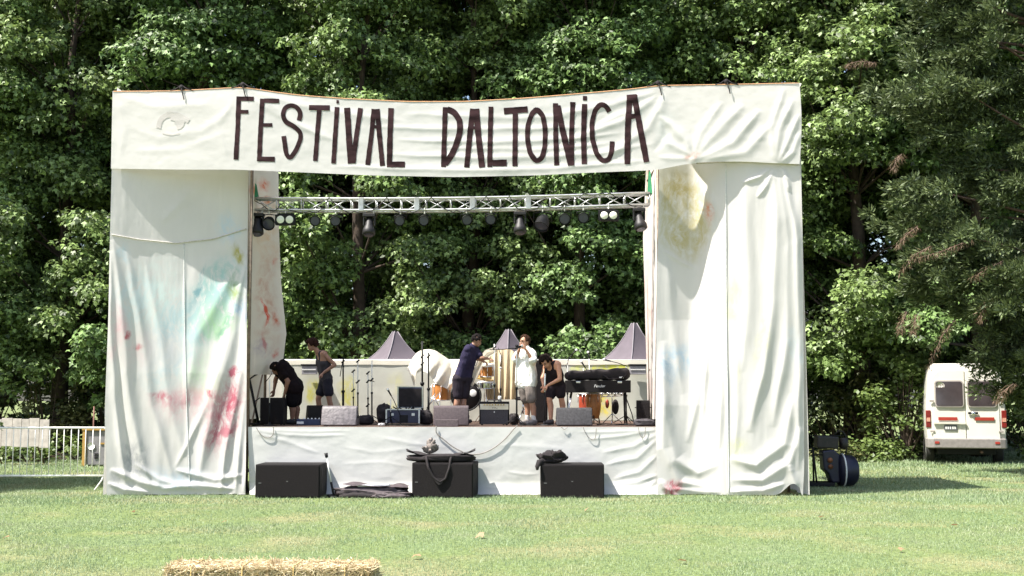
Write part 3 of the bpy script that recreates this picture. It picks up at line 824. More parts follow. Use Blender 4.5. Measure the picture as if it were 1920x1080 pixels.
    sheet('side_drape', REDM, 60, 140, lip, lambda u, v, px, py: 22.3 + 2.5 * u + 0 * v, 'cream cloth splashed with red paint lining the inner face of a tower', 'drape', disp=lambda u, v, px, py: .05 * np.sin(u * 11 + v * 2) * v + .03 * fbm(u * 5, v * 5, 8, 3))
    def lbp(u, v):
        return 468 + u * (528 - 468) + 0 * v, 690 + v * (786 - 690) - 6 * u * v
    sheet('side_drape', cloth_mat('lower_wing_cloth', (.76, .72, .64), [st(500, 740, 25, 30, 0, (.55, .5, .45), .4, 14, .9)], .3), 40, 50, lbp, lambda u, v, px, py: 24.4 + 2.2 * u + 0 * v, 'plain cream cloth hung low behind the leaning black stand', 'drape', disp=lambda u, v, px, py: .05 * np.sin(u * 9 + 2 * v))
    PK = cloth_mat('pinkish_wing_cloth', (.76, .69, .64), [st(1215, 600, 14, 300, 0, (.62, .42, .38), .5, 30, .9)], .3)
    def rip(u, v):
        return ip(v, [0, .5, 1], [1232, 1233, 1231]) + u * (ip(v, [0, .3, .6, 1], [1212, 1205, 1209, 1216]) - 1232), 304 + v * (786 - 304)
    sheet('side_drape', PK, 50, 120, rip, lambda u, v, px, py: 22.35 + 2.6 * u + 0 * v, 'narrow pinkish white cloth lining the inner face of a tower', 'drape', disp=lambda u, v, px, py: .04 * np.sin(u * 9 + v * 3))
    for nm, xa, lab in (('l', 211, 'plain white cloth closing the outer side of the tower with the pink smears'), ('r', 1503, 'plain white cloth closing the outer side of the tower with the yellow stain')):
        Xo = float(W(xa, 500, Y0)[0])
        nu, nv = 40, 60
        u, v = np.meshgrid(np.linspace(0, 1, nu + 1), np.linspace(0, 1, nv + 1))
        x = Xo + (.03 if nm == 'r' else -.03) * (1 + 1.4 * np.sin(u * 16 + 2 * v) * v); y = Y0 + .05 + u * 2.9; z = (1 - v) * 7.28 + .02
        i, j = np.meshgrid(np.arange(nu), np.arange(nv)); a = (j * (nu + 1) + i).ravel()
        q = mesh_np('side_drape', np.stack([x - Xo, y - Y0 - 1.5, z], -1).reshape(-1, 3), np.stack([a, a + 1, a + nu + 2, a + nu + 1], 1), plain, None, True, np.stack([u, v], -1).reshape(-1, 2))
        q.location = (Xo, Y0 + 1.5, 0)
        tag(q, lab, 'drape')
build_drapes()

# ---- scaffold towers inside the cloth
def build_towers():
    pole = mat('scaffold_pole', (.20, .15, .11), .6, .3, 14, .1, .2)
    for (xa, xb, lab) in ((219, 458, 'scaffold tower behind the cloth with pink and green smears'), (1240, 1492, 'scaffold tower behind the cloth with the yellow stain')):
        x0, x1 = float(W(xa, 600, Y0)[0]), float(W(xb, 600, 22.3)[0])
        if xa > 900: x0, x1 = float(W(xa, 600, 22.3)[0]), float(W(xb, 600, Y0)[0])
        ya, yb = 22.42, 24.3
        t = thing('scaffold_tower', lab, 'scaffold', ((x0 + x1) / 2, (ya + yb) / 2, 0))
        w, d = (x1 - x0) / 2, (yb - ya) / 2
        for sx in (-1, 1):
            for sy in (-1, 1):
                MB().tube([(sx * w, sy * d, 0), (sx * w, sy * d, 7.1)], .028, 8).build('post', pole, t)
        for z in (.3, 2.2, 4.1, 6.0, 7.0):
            for sy in (-1, 1): MB().tube([(-w, sy * d, z), (w, sy * d, z)], .022, 6).build('rail', pole, t)
            for sx in (-1, 1): MB().tube([(sx * w, -d, z + .06), (sx * w, d, z + .06)], .022, 6).build('rail', pole, t)
        for z in (.3, 2.2, 4.1):
            for sx in (-1, 1): MB().tube([(sx * (w - .05), -d, z), (sx * (w - .05), d, z + 1.9)], .018, 6).build('brace', pole, t)
    # unseen cloth roofs added to stop sun coming over the banner
    plain = cloth_mat('shade_roof_cloth', (.74, .70, .665), [], .5)
    for (xa, xb, lab) in ((211, 462, 'unseen white cloth roof added to shade the cloth with the pink smears'), (1236, 1503, 'unseen white cloth roof added to shade the cloth with the yellow stain')):
        x0, x1 = float(W(xa, 170, Y0)[0]), float(W(xb, 170, Y0)[0])
        o = MB().grid(lambda u, v: Vector(((u - .5) * (x1 - x0), (v - .5) * 2.98, -.10 * math.sin(u * 3.14) * math.sin(v * 3.14) + max(0, 1 - 5 * v) * (float(W(0, float(smooth_ip(xa + u * (xb - xa), *TOPX)), Y0)[2]) - 7.2 - .012))), 24, 24).build('shade_roof_cloth', plain)
        o.location = ((x0 + x1) / 2, Y0 + 1.48, 7.2); tag(o, lab, 'cloth')
    # two bare posts that carry the banner's ends of the stage opening
    for px, lab in ((467.5, 'thin dark post beside the red-splashed cloth'), (1236.5, 'thin dark post beside the yellow-stained cloth')):
        a = G(px, 926); top = P(px, 318, 22.28)
        x = P(px, 600, 22.28).x
        o = MB().tube([(0, 0, 0), (0, 0, top.z + 1.3)], .03, 8).build('opening_post', pole)
        o.location = (x, 22.28, 0)
        tag(o, lab, 'post')
build_towers()

# ---- stage skirt
SFOLD = [([(470, 808), (540, 815), (650, 818)], 4, .03), ([(472, 812), (540, 828), (600, 850)], 5, .025), ([(470, 806), (560, 808), (660, 810)], 3, .02), ([(640, 840), (700, 850), (790, 838)], 4, .012), ([(720, 822), (770, 832), (800, 834)], 5, .02), ([(640, 872), (720, 868), (770, 876)], 4, .012),
         ([(1230, 805), (1170, 818), (1095, 826)], 4, .03), ([(1232, 812), (1190, 838), (1130, 850)], 5, .035), ([(1232, 822), (1195, 860), (1135, 872)], 5, .04), ([(1234, 850), (1200, 885), (1150, 900)], 5, .045), ([(1234, 890), (1195, 905), (1140, 912)], 5, .05), ([(1233, 900), (1205, 922), (1190, 930)], 5, .05), ([(1232, 806), (1180, 808), (1080, 812)], 3, .02),
         ([(950, 885), (985, 888), (1010, 886)], 3, .02), ([(930, 836), (1000, 834), (1060, 842)], 5, .012), ([(905, 915), (960, 918), (1010, 914)], 4, .035), ([(640, 912), (700, 910), (770, 918)], 4, .03)]
SK_MAT = cloth_mat('skirt_cloth', (.58, .575, .555), [st(900, 910, 400, 14, 0, (.5, .52, .45), .4, 12, .9)], .1, .12, .05)
def build_skirt():
    def pix(u, v):
        y = 800.5 + v * (930 - 800.5)
        return 465 + u * (1236 - 465) + 3 * (1 - 2 * u) * v, y
    def dep(u, v, px, py):
        return YS - .05 - .14 * np.clip((py - 900) / 30, 0, 1) ** 2 + 0 * u
    sheet('stage_skirt', SK_MAT, 320, 70, pix, dep, 'plain white cloth skirt covering the front of the stage', 'skirt', disp=lambda u, v, px, py: .30 * folds(px, py, SFOLD) + .006 * fbm(px * .03, py * .04, 2, 3) + .02 * np.sin(px * .05) * np.clip((py - 895) / 35, 0, 1))
build_skirt()

# ---- back wall of the stage
BW = cloth_mat('backdrop_cloth', (.52, .52, .46), [st(590, 735, 22, 36, 0, (.52, .49, .12), .85, 14), st(655, 740, 22, 40, 0, (.50, .47, .14), .8, 14), st(742, 720, 22, 34, 20, (.6, .58, .2), .5, 14), st(740, 770, 24, 20, 0, (.62, .62, .3), .4, 14), st(1150, 690, 60, 16, 0, (.6, .62, .08), .9, 10), st(1130, 760, 30, 40, 0, (.66, .56, .1), .85, 14), st(1090, 690, 30, 12, 0, (.62, .66, .2), .6, 14), st(540, 740, 20, 30, 0, (.55, .6, .5), .4, 14)], .12, .1, .1)
def build_backwall():
    x0, x1 = float(W(488, 700, 27.1)[0]), float(W(1216, 700, 27.1)[0])
    def pix(u, v): return 486 + u * (1218 - 486), ip(u, [0, .3, .5, .7, 1], [676, 677, 679, 677, 676]) + v * (789 - 677)
    o = sheet('backdrop_screen', BW, 160, 30, pix, lambda u, v, px, py: 27.05 + 0 * u, 'low off-white screen with yellow paint patches across the back of the stage', 'screen', disp=lambda u, v, px, py: .018 * np.sin(px * .06) * v + .025 * v * fbm(px * .03, py * .02, 3, 3))
    fr = MB()
    q = o.location
    for px in range(490, 1220, 104):
        p = P(px, 700, 27.14)
        fr.tube([(p.x - q.x, 27.16 - q.y, ZS), (p.x - q.x, 27.16 - q.y, 2.54)], .02, 6)
    a, b = P(488, 676, 27.13), P(1217, 676, 27.13)
    fr.tube([a - q, b - q], .028, 6)
    fr.build('support_frame', M['steel'], o)
    wht = cloth_mat('screen_hem_cloth', (.74, .70, .60), [], .1)
    h = MB().grid(lambda u, v: P(490 + u * 727, 675 + v * 9 + 0.5 * math.sin(u * 40), 27.035 + .003 * math.sin(u * 90)) - q, 120, 3)
    h.build('hem', wht, o)
build_backwall()

# ---- lighting truss
def build_truss():
    YT = 22.9
    a, b = P(474, 384, YT), P(1217, 374, YT)
    t = thing('lighting_truss', 'aluminium box truss carrying lamps across the stage opening', 'truss', (a.x, YT, a.z))
    n = b - a
    L = n.length; e = n.normalized(); up = Vector((0, 0, 1)); dp = Vector((0, 1, 0)); s = .11
    pt = lambda x, u, d: e * x + up * (u * s) + dp * (d * s + .0) + up * (-.05 * math.sin(math.pi * x / L))
    for u in (-1, 1):
        for d in (-1, 1):
            MB().tube([pt(L * i / 12, u, d) for i in range(13)], .024, 8).build('chord', M['alu'], t)
    bays = 16; bl = L / bays
    for i in range(bays):
        for d in (-1, 1):
            z0, z1 = (-1, 1) if (i + (d > 0)) % 2 else (1, -1)
            MB().tube([pt(i * bl + .04, z0, d), pt((i + 1) * bl - .04, z1, d)], .010, 6).build('diagonal', M['alu'], t)
        for u in (-1, 1):
            MB().tube([pt(i * bl + .04, u, -1), pt((i + 1) * bl - .04, u, 1)], .010, 5).build('diagonal', M['alu'], t)
    for i in range(bays + 1):
        for d in (-1, 1):
            MB().tube([pt(i * bl, -1, d), pt(i * bl, 1, d)], .014, 6).build('upright', M['alu'], t)
        for u in (-1, 1):
            MB().tube([pt(i * bl, u, -1), pt(i * bl, u, 1)], .012, 6).build('cross_bar', M['alu'], t)
    for fr in (.275, .415, .555, .695):
        x = L * fr
        MB().box(pt(x, 0, 0), (.10, .27, .26), bevel=.01).build('joint_plate', M['alu'], t)
    cb = MB(); rnd = random.Random(4)
    x = 0.0
    pts = []
    while x < L:
        pts.append(pt(x, rnd.choice([-1.25, 1.2, -1.2, 0]), -1.25)); x += rnd.uniform(.12, .35)
    sm2 = []
    for i in range(len(pts) - 1):
        for k in range(5): sm2.append(pts[i].lerp(pts[i + 1], k / 5) + up * (-.03 * math.sin(k / 5 * math.pi)))
    cb.tube(sm2, .008, 5)
    cb.build('power_cable', M['black_metal'], t)
    green = mat('green_strap', (.02, .20, .085), .7, .2, 10)
    for (px, x) in ((471, 0), (1212, L)):
        # webbing slings that hang the truss from the towers
        topz = P(px, 318, YT).z - a.z + .35
        p = pt(x, 1, 0)
        o = thing('lifting_sling', 'green lifting sling at the truss end by the red-splashed cloth' if x == 0 else 'green lifting sling at the truss end by the pinkish cloth', 'sling', Vector((a.x, YT, a.z)) + p)
        h = topz - p.z
        MB().prism([(-.02, 0), (.10 if x == 0 else .05, -.02), (.03, .42), (-.0, .42)], -.16, .16, lambda q, r, hh: Vector((q, hh * (1 - r * 1.6) * .8, r))).build('strap', green, o)
        c = MB()
        for k in range(6):
            zz = .42 + k * .075
            pts = [Vector((.012 + .028 * math.cos(w) * (k % 2), .028 * math.cos(w) * (1 - k % 2), zz + .05 * math.sin(w))) for w in np.linspace(0, 6.283, 13)]
            c.tube(pts, .009, 5, False)
        c.tube([(.012, 0, .8), (.012, 0, h + .5)], .010, 5)
        c.build('chain', M['black_metal'], o)
    return t, Vector((a.x, YT, a.z)), pt, L
TRUSS, TR0, TRP, TRL = build_truss()
# ------------------------------------------------------------------ equipment on and round the stage
def zc(ox, oy, s): return lambda x, y: (ox + x / s, oy + y / s)
Z4, Z5, Z6, Z7 = zc(440, 600, 4.696), zc(660, 600, 4.696), zc(840, 600, 4.696), zc(1000, 600, 4.696)
def floor_pt(px, Y, z=ZS):
    return Vector((float(W(px, 790, Y)[0]), Y, z))
def text_mesh(txt, size, m, parent, loc, rot=(R(90), 0, 0), shear=0.0, name='lettering', ext=.001):
    cu = bpy.data.curves.new('txt', 'FONT'); cu.body = txt; cu.size = size; cu.align_x = 'CENTER'; cu.align_y = 'CENTER'; cu.extrude = ext; cu.shear = shear
    to = bpy.data.objects.new('txt', cu); C.objects.link(to)
    bpy.context.view_layer.update()
    me = bpy.data.meshes.new_from_object(to.evaluated_get(bpy.context.evaluated_depsgraph_get()))
    bpy.data.objects.remove(to, do_unlink=True)
    me.materials.clear(); me.materials.append(m)
    o = bpy.data.objects.new(name, me); C.objects.link(o); o.parent = parent; o.location = loc; o.rotation_euler = rot
    return o
M['white_print'] = mat('white_print', (.75, .75, .73), .6, .1, 20)
M['sub'] = mat('textured_black_box', (.012, .010, .010), .8, .25, 60, .5, 0, 160, spec=.25)
M['sub_grille'] = mat('speaker_grille_foam', (.013, .011, .0115), .95, .3, 90, .9, 0, 300, spec=.2)

def subwoofer(px0, px1, pyt, pyb, Y, rz, label):
    a, b = P(px0, pyb, Y), P(px1, pyb, Y)
    w = b.x - a.x; h = P(px0, pyt, Y).z; d = .74
    t = thing('subwoofer', label, 'speaker', ((a.x + b.x) / 2, Y + d / 2 * math.cos(rz), 0), rz, 'subwoofers on the grass')
    c = MB().box((0, .012, h / 2 + .004), (w, d - .024, h - .008), bevel=.012); c.build('cabinet', M['sub'], t)
    g = MB().box((0, -d / 2 + .004, h / 2 + .004), (w - .03, .03, h - .045), bevel=.008)
    go = g.build('grille', M['sub_grille'], t)
    MB().box((-.0, -d / 2 - .013, h * .5), (.03, .006, .016), bevel=.002).build('badge', mat('dull_badge', (.10, .10, .10), .6, .2, 9), go)
    MB().box((-w * .42, -d / 2 - .013, h * .45), (.05, .006, .014), bevel=.002).build('badge', mat('dull_badge', (.10, .10, .10), .6, .2, 9), go)
    for y in (-d * .22, d * .3):
        for z in (h * .3, h * .74):
            MB().box((w / 2 + .001, y, z), (.012, .045, .13), bevel=.005).build('side_handle', M['black_metal'], t)
    for sx in (-1, 1):
        for sy in (-1, 1):
            MB().lathe([(0, -.004), (.03, -.004), (.03, .01)], (sx * (w / 2 - .08), sy * (d / 2 - .08), 0), n=10).build('foot', M['rubber'], t)
    return t
subwoofer(478, 600, 871, 934, 21.15, -.02, 'black subwoofer box with a bare top beside the leaning mic stand')
subwoofer(775, 891, 868, 933, 21.18, -.10, 'black subwoofer box with a long black bag lying on top')
subwoofer(1014, 1134, 871, 935, 21.12, -.02, 'black subwoofer box with crumpled black cloth on its corner')

def soft(name, m, fn, nu, nv, label, cat, base, parent=None):
    b = MB().grid(fn, nu, nv)
    o = b.build(name, m, parent)
    o.location = base
    if parent is None: tag(o, label, cat)
    return o
def lump(L, Dp, H, seed, amp=.18, e=.55):
    """closed soft shape (superellipsoid with wrinkles), base at z=0; returns MB"""
    n, k = 48, 20
    vs, fs = [], []
    for i in range(k + 1):
        th = math.pi * i / k
        for j in range(n):
            ph = 2 * math.pi * j / n
            sp = lambda q: math.copysign(abs(q) ** e, q)
            x = sp(math.sin(th)) * sp(math.cos(ph)); y = sp(math.sin(th)) * sp(math.sin(ph)); z = sp(math.cos(th))
            nz = 1 + amp * float(fbm(np.array(x * 2.3 + 5 + z), np.array(y * 2.3 + z * 2.1), seed, 4))
            vs.append((x * L / 2 * nz, y * Dp / 2 * nz, max(0.0, (z * .5 + .5) * H * nz)))
    for i in range(k):
        for j in range(n):
            fs.append((i * n + j, (i + 1) * n + j, (i + 1) * n + (j + 1) % n, i * n + (j + 1) % n))
    return MB().add(vs, fs, True)

def bag_on_sub():
    Y = 21.5; zt = P(830, 868, 21.18).z + .006
    a, b = P(764, 860, Y), P(890, 860, Y)
    t = thing('equipment_bag', 'long black soft bag with dangling straps on a subwoofer', 'bag', ((a.x + b.x) / 2, Y, zt))
    w = b.x - a.x
    lo = lump(w * .98, .5, .13, 3, .2, .5); lo.build('body', M['black_soft'], t)
    tp = MB()
    tp.grid(lambda u, v: Vector(((u - .5) * w * 1.02, (v - .5) * .46, .135 + .03 * math.cos(u * 6.28) + .012 * math.sin(u * 23 + v * 4) + .05 * (abs(u - .5) * 2) ** 6)), 40, 8)
    tp.grid(lambda u, v: Vector(((u - .5) * w * 1.02, (v - .5) * .46, .115 + .03 * math.cos(u * 6.28) + .05 * (abs(u - .5) * 2) ** 6)), 40, 8)
    tp.build('flap', M['black_soft'], t)
    s = MB()
    yf = -.36
    pts = [Vector((-.24, -.24, .10)), Vector((-.23, -.30, .05)), Vector((-.20, yf, -.08)), Vector((-.10, yf, -.26)), Vector((0, yf, -.33)), Vector((.10, yf, -.27)), Vector((.16, yf, -.1)), Vector((.18, -.30, .05)), Vector((.19, -.24, .10))]
    sm_ = [pts[i].lerp(pts[i + 1], k / 4) for i in range(8) for k in range(4)] + [pts[-1]]
    s.tube(sm_, .022, 6)
    s.build('strap', M['black_soft'], t)
    MB().add([(-.12, yf - .012, -.26), (.10, yf - .012, -.26), (.03, yf - .014, -.36), (-.02, yf - .012, -.38), (-.06, yf - .014, -.34)], [(0, 1, 2, 3, 4)]).build('strap_tail', M['black_soft'], t)
    # crumpled bottle/cloth bundle on top
    c = P(806, 850, Y + .05)
    o = lump(.2, .18, .17, 21, 1.5, .9).build('rag_bundle', mat('grey_white_rag', (.17, .145, .13), .9, .75, 22, .5), None)
    o.location = (c.x, Y + .05, zt + .135); tag(o, 'small crumpled grey and white rag on top of the long black bag', 'rag')
bag_on_sub()
def cloth_on_sub():
    zt = P(1070, 871, 21.12).z + .008
    p = P(1036, 871, 21.35)
    o = lump(.42, .34, .17, 7, .8, .8).build('crumpled_cloth', M['black_soft'], None)
    o.location = (p.x, 21.35, zt)
    MB().tube([(-.16, -.1, .05), (-.24, -.2, .03), (-.27, -.26, -.04), (-.27, -.27, -.10)], [.05, .05, .04, .02], 8).build('sleeve', M['black_soft'], o)
    tag(o, 'crumpled black cloth lying on the corner of a subwoofer', 'cloth')
cloth_on_sub()
def ground_bags():
    Y = 21.45
    mauve = mat('washed_black_nylon', (.06, .045, .05), .7, .4, 10, .4)
    a, b = P(628, 925, Y), P(770, 925, Y)
    w = b.x - a.x
    t = thing('gig_bag', 'flattened dark nylon gig bag lying open on the grass', 'bag', ((a.x + b.x) / 2, Y, 0))
    lump(w * .92, .42, .17, 12, .35, .5).build('body', mauve, t)
    m = MB(); m.grid(lambda u, v: Vector(((u - .45) * w * .86, (v - .5) * .36 - .02, .175 + .03 * math.sin(u * 9) * v + .025 * float(fbm(np.array(u * 6), np.array(v * 4), 3, 3)) + .05 * (1 - u))), 40, 10)
    m.build('lid', mauve, t)
    MB().box((w * .02, -.08, .205), (w * .42, .14, .03), (0, -.03, 0), .01).build('pale_lining', mat('pale_lining', (.45, .45, .48), .8, .3, 8), t)
    zp = MB(); zp.tube([Vector(((u - .5) * w * .9, -.2 + .02 * math.sin(u * 12), .10 + .03 * math.sin(u * 7) )) for u in np.linspace(0, 1, 30)], .010, 5); zp.build('zip_piping', M['black_metal'], t)
    MB().tube([(-.55, -.2, .02), (-.3, -.26, .05), (0, -.25, .03), (.3, -.27, .06), (.6, -.2, .03)], [.03, .05, .045, .05, .02], 8).build('strap', M['black_soft'], t)
    q = lump(.62, .3, .09, 30, .5, .5).build('gig_bag', mauve, None)
    q.location = (b.x - .28, Y - .22, 0); tag(q, 'small dark nylon pouch lying against the flattened gig bag', 'bag')
    s = thing('mic_stand', 'mic stand leaning against the subwoofer with its clip in the air', 'stand', (P(626, 925, 21.35).x, 21.35, 0), 0, 'microphone stands')
    top = P(609, 852, 21.3); bx = s.location
    d = Vector((top.x - bx.x, 0.1, top.z))
    MB().tube([(0, 0, .02), d * .35], .02, 8).build('lower_tube', M['black_metal'], s)
    MB().tube([d * .35, d * .95], .012, 8).build('upper_tube', M['steel'], s)
    MB().tube([d * .92, d * 1.02], [.026, .03], 8).build('clip', M['black_metal'], s)
    MB().lathe([(0, 0), (.13, 0), (.13, .02), (.03, .05), (0, .05)], (0, 0, 0), (.25, 0, 1), 16).build('base', M['black_metal'], s)
ground_bags()
def dark_gap_roll():
    # dark upright roll that fills the dark gap between drape and skirt
    p = G(468, 922)
    b = MB(); b.tube([(0.02, 0, .01), (-.02, .02, .25), (-.05, .05, .5), (-.02, .06, .75), (.02, .06, .92)], [.09, .07, .05, .05, .03], 12)
    o = b.build('gap_roll', M['black_soft']); o.location = (p.x + .01, 22.02, 0)
    tag(o, 'dark upright roll filling the dark gap between drape and skirt', 'tarpaulin')
dark_gap_roll()

# ---- wedge monitors (seen from behind, facing the players)
def wedge(px0, px1, pyt, pyb, Y, label, m, rz=0.0, rnd_=.03, lean=.10, extra=None):
    a, b = floor_pt(px0, Y), floor_pt(px1, Y)
    w = b.x - a.x; h = P(px0, pyt, Y).z - ZS
    t = thing('stage_monitor', label, 'monitor', ((a.x + b.x) / 2, Y + .2, ZS), rz, 'floor monitors along the stage edge')
    d = .46
    prof = [(-d / 2, 0.012), (-d / 2 + lean, h * .92), (-d / 2 + lean + .04, h), (-d / 2 + lean + .16, h), (d / 2, .12), (d / 2, .012)]
    c = MB().prism(prof, -w / 2 + .006, w / 2 - .006, lambda q, z, x: Vector((x, q, z)))
    o = c.build('cabinet', m, t)
    md = o.modifiers.new('bevel', 'BEVEL'); md.width = rnd_; md.segments = 3; md.limit_method = 'ANGLE'
    for p in o.data.polygons: p.use_smooth = True
    # sloped grille towards the players
    p0 = Vector((0, -d / 2 + lean + .18, h - .015)); p1 = Vector((0, d / 2 - .01, .14))
    mid = (p0 + p1) / 2; v = p1 - p0
    MB().box(mid + Vector((0, .012, .012)), (w - .07, v.length - .03, .02), (math.atan2(v.z, v.y), 0, 0), .004).build('grille', M['sub_grille'], t)
    for s in (-1, 1):
        MB().box((s * (w / 2 - .003), -.02, h * .45), (.012, .12, .05), bevel=.004).build('side_handle', M['black_metal'], t)
        MB().box((s * (w / 2 - .08), 0, .006), (.05, .3, .012)).build('foot', M['rubber'], t)
    return t, w, h, d
silver = mat('silver_wrap', (.13, .115, .12), .5, .35, 16, .8, 0, 22)
wedge(601, 669, 761, 799.5, 22.25, 'floor monitor wrapped in crinkled silver-grey cover', silver, 0, .09, .12)
t2, w2, h2, d2 = wedge(812, 879, 760.5, 797, 22.45, 'floor monitor in washed-out mauve grey sitting on a low block', mat('mauve_carpet', (.085, .066, .07), .9, .2, 30, .5), 0, .015, .05)
pb = floor_pt(816, 22.12), floor_pt(859, 22.12)
ob = MB().box((0, 0, .062), (pb[1].x - pb[0].x, .16, .12), bevel=.006).build('wooden_block', mat('mauve_block', (.10, .078, .082), .9, .2, 30, .3)); ob.location = ((pb[0].x + pb[1].x) / 2, 22.12, ZS - .035)
ob.location.z = ZS; tag(ob, 'low mauve grey block in front of the mauve monitor at the stage edge', 'block')
wedge(1043, 1112, 764.5, 800, 22.3, 'dark grey carpeted floor monitor in front of the keyboard', mat('charcoal_carpet', (.033, .032, .035), .9, .35, 26, .6, 0, 50), 0, .08, .13)
wedge(572, 604, 760, 785, 25.0, 'black floor monitor at the feet of the person in the grey tank top', M['sub'], .3, .02, .16)

# ---- guitar amplifier
def guitar_amp():
    Y = 22.95
    a, b = floor_pt(898.6, Y), floor_pt(955, Y); w = b.x - a.x; h = P(900, 753, Y).z - ZS; d = .27
    t = thing('guitar_amp', 'combo guitar amplifier with cream control panel and grey grille', 'amplifier', ((a.x + b.x) / 2, Y + d / 2, ZS))
    MB().box((0, .01, h / 2 + .012), (w, d, h - .02), bevel=.015).build('cabinet', M['sub'], t)
    MB().box((0, -d / 2 - .004, h * .34), (w - .05, .02, h * .6), bevel=.004).build('grille', mat('grey_grille_cloth', (.05, .046, .05), .9, .35, 90, .4, 0, 200), t)
    p = MB().box((0, -d / 2 - .006, h * .78), (w - .03, .02, h * .24), bevel=.004).build('control_panel', mat('cream_panel', (.62, .57, .44), .5, .1, 10), t)
    br = mat('brass_knob', (.45, .30, .08), .4, .2, 10, 0, .5)
    for i in range(8):
        MB().lathe([(.012, 0), (.014, .012), (.010, .022), (0, .023)], ((i - 3.6) * .052, -d / 2 - .016, h * .865), (0, -1, 0), 10).build('knob', br, p)
    sc = MB(); sc.tube([Vector((-.05 + .1 * q + .012 * math.sin(q * 20), -d / 2 - .017, h * .745 + .014 * math.cos(q * 17))) for q in np.linspace(0, 1, 30)], .0025, 4)
    sc.build('script_badge', M['black_metal'], p)
    MB().box((0, -d / 2 - .016, h * .56), (.02, .006, .02), bevel=.002).build('jewel', M['steel'], t)
    MB().tube([(-.13, 0, h + .0), (-.12, 0, h + .03), (.12, 0, h + .03), (.13, 0, h)], .012, 6).build('handle', M['black_soft'], t)
    for s in (-1, 1):
        for q in (-1, 1): MB().lathe([(.02, 0), (.018, .014)], (s * (w / 2 - .05), q * .09, 0), n=8).build('foot', M['rubber'], t)
    tin = MB().lathe([(0, 0), (.034, 0), (.034, .085), (.028, .1), (0, .1)], n=14).build('white_cup', mat('white_plastic', (.7, .68, .64), .5, .1, 8)); pc = P(937, 749, Y + .13)
    tin.location = (pc.x, Y + .16, ZS + h + .004); tag(tin, 'white cup standing on the guitar amplifier', 'cup')
guitar_amp()

# ---- black amp and speaker boxes
def speaker_box(px0, px1, pyt, Y, label, d=.4, rz=0.0, dark=True):
    a, b = floor_pt(px0, Y), floor_pt(px1, Y); w = b.x - a.x; h = P(px0, pyt, Y).z - ZS
    t = thing('speaker_box', label, 'speaker', ((a.x + b.x) / 2, Y + d / 2, ZS), rz)
    MB().box((0, .0, h / 2 + .01), (w, d, h - .012), bevel=.015).build('cabinet', M['sub'], t)
    MB().box((0, -d / 2 - .004, h / 2), (w - .05, .02, h - .09), bevel=.004).build('grille', M['sub_grille'], t)
    for s in (-1, 1):
        MB().tube([(s * (w / 2 + .004), -.06, h * .7), (s * (w / 2 + .022), -.03, h * .7), (s * (w / 2 + .022), .03, h * .7), (s * (w / 2 + .004), .06, h * .7)], .008, 6).build('handle', M['black_metal'], t)
        for q in (-1, 1): MB().lathe([(.02, 0), (.018, .014)], (s * (w / 2 - .05), q * (d / 2 - .05), 0), n=8).build('foot', M['rubber'], t)
    return t, h
speaker_box(487, 531, 746, 23.0, 'black bass amplifier that the bending person in black reaches down to', .42)
speaker_box(1195, 1221, 751, 23.6, 'small black speaker box standing beside the pinkish cloth', .36, -.1)
speaker_box(1003, 1027, 676, 24.2, 'tall black speaker column behind the person in the black tank top', .5)

# ---- flight case, soft bags, crate
def flight_case():
    Y = 23.3
    a, b = floor_pt(723, Y), floor_pt(787, Y); w = b.x - a.x; h = .26; d = .5
    t = thing('flight_case', 'open flight case with raised black lid and aluminium edges', 'case', ((a.x + b.x) / 2, Y + d / 2, ZS))
    navy = mat('navy_laminate', (.02, .022, .05), .45, .3, 8)
    box = MB(); th = .014
    box.box((0, -d / 2 + th, h / 2 + .03), (w - .02, th, h - .02)); box.box((0, d / 2 - th, h / 2 + .03), (w - .02, th, h - .02))
    box.box((-w / 2 + th, 0, h / 2 + .03), (th, d - .06, h - .02)); box.box((w / 2 - th, 0, h / 2 + .03), (th, d - .06, h - .02)); box.box((0, 0, .04), (w - .06, d - .06, th))
    box.build('base_shell', navy, t)
    ed = MB()
    for s in (-1, 1):
        for q in (-1, 1): ed.box((s * (w / 2 - .012), q * (d / 2 - .012), h / 2 + .03), (.028, .028, h))
        ed.box((0, s * (d / 2 - .011), h + .03), (w - .05, .03, .02))
    ed.build('edge_trim', M['alu'], t)
    ex = P(763, 740, Y + d); lw = .5
    l0 = Vector((.10, d / 2 - .03, h + .06))
    ld = MB().box(l0 + Vector((0, .09, .20)), (lw, .10, .40), (.1, 0, 0), .01).build('lid', navy, t)
    MB().box(l0 + Vector((0, .032, .195)), (lw - .06, .02, .34), (.1, 0, 0)).build('lid_lining', M['black_soft'], ld)
    lt = MB()
    for s in (-1, 1): lt.box(l0 + Vector((s * (lw / 2 - .012), .03, .2)), (.026, .03, .41), (.1, 0, 0))
    lt.box(l0 + Vector((0, .05, .40)), (lw, .03, .02), (.1, 0, 0)); lt.box(l0 + Vector((0, .012, .0)), (lw, .03, .02), (.1, 0, 0))
    lt.build('lid_trim', M['alu'], ld)
    for s in (-.2, .2): MB().box((s, -d / 2 - .004, h * .75), (.06, .012, .05), bevel=.003).build('latch', M['alu'], t)
    MB().box((.02, -d / 2 - .002, h * .45), (.16, .008, .14), bevel=.004).build('handle_dish', M['black_metal'], t)
    cont = MB(); rnd = random.Random(2)
    for k in range(9): cont.tube([(rnd.uniform(-.2, .2), rnd.uniform(-.15, .1), .1), (rnd.uniform(-.22, .22), rnd.uniform(-.15, .1), h + .03 + rnd.random() * .06), (rnd.uniform(-.25, .25), rnd.uniform(-.15, .1), .12)], .012, 5)
    cont.build('coiled_cable', M['black_metal'], t)
flight_case()
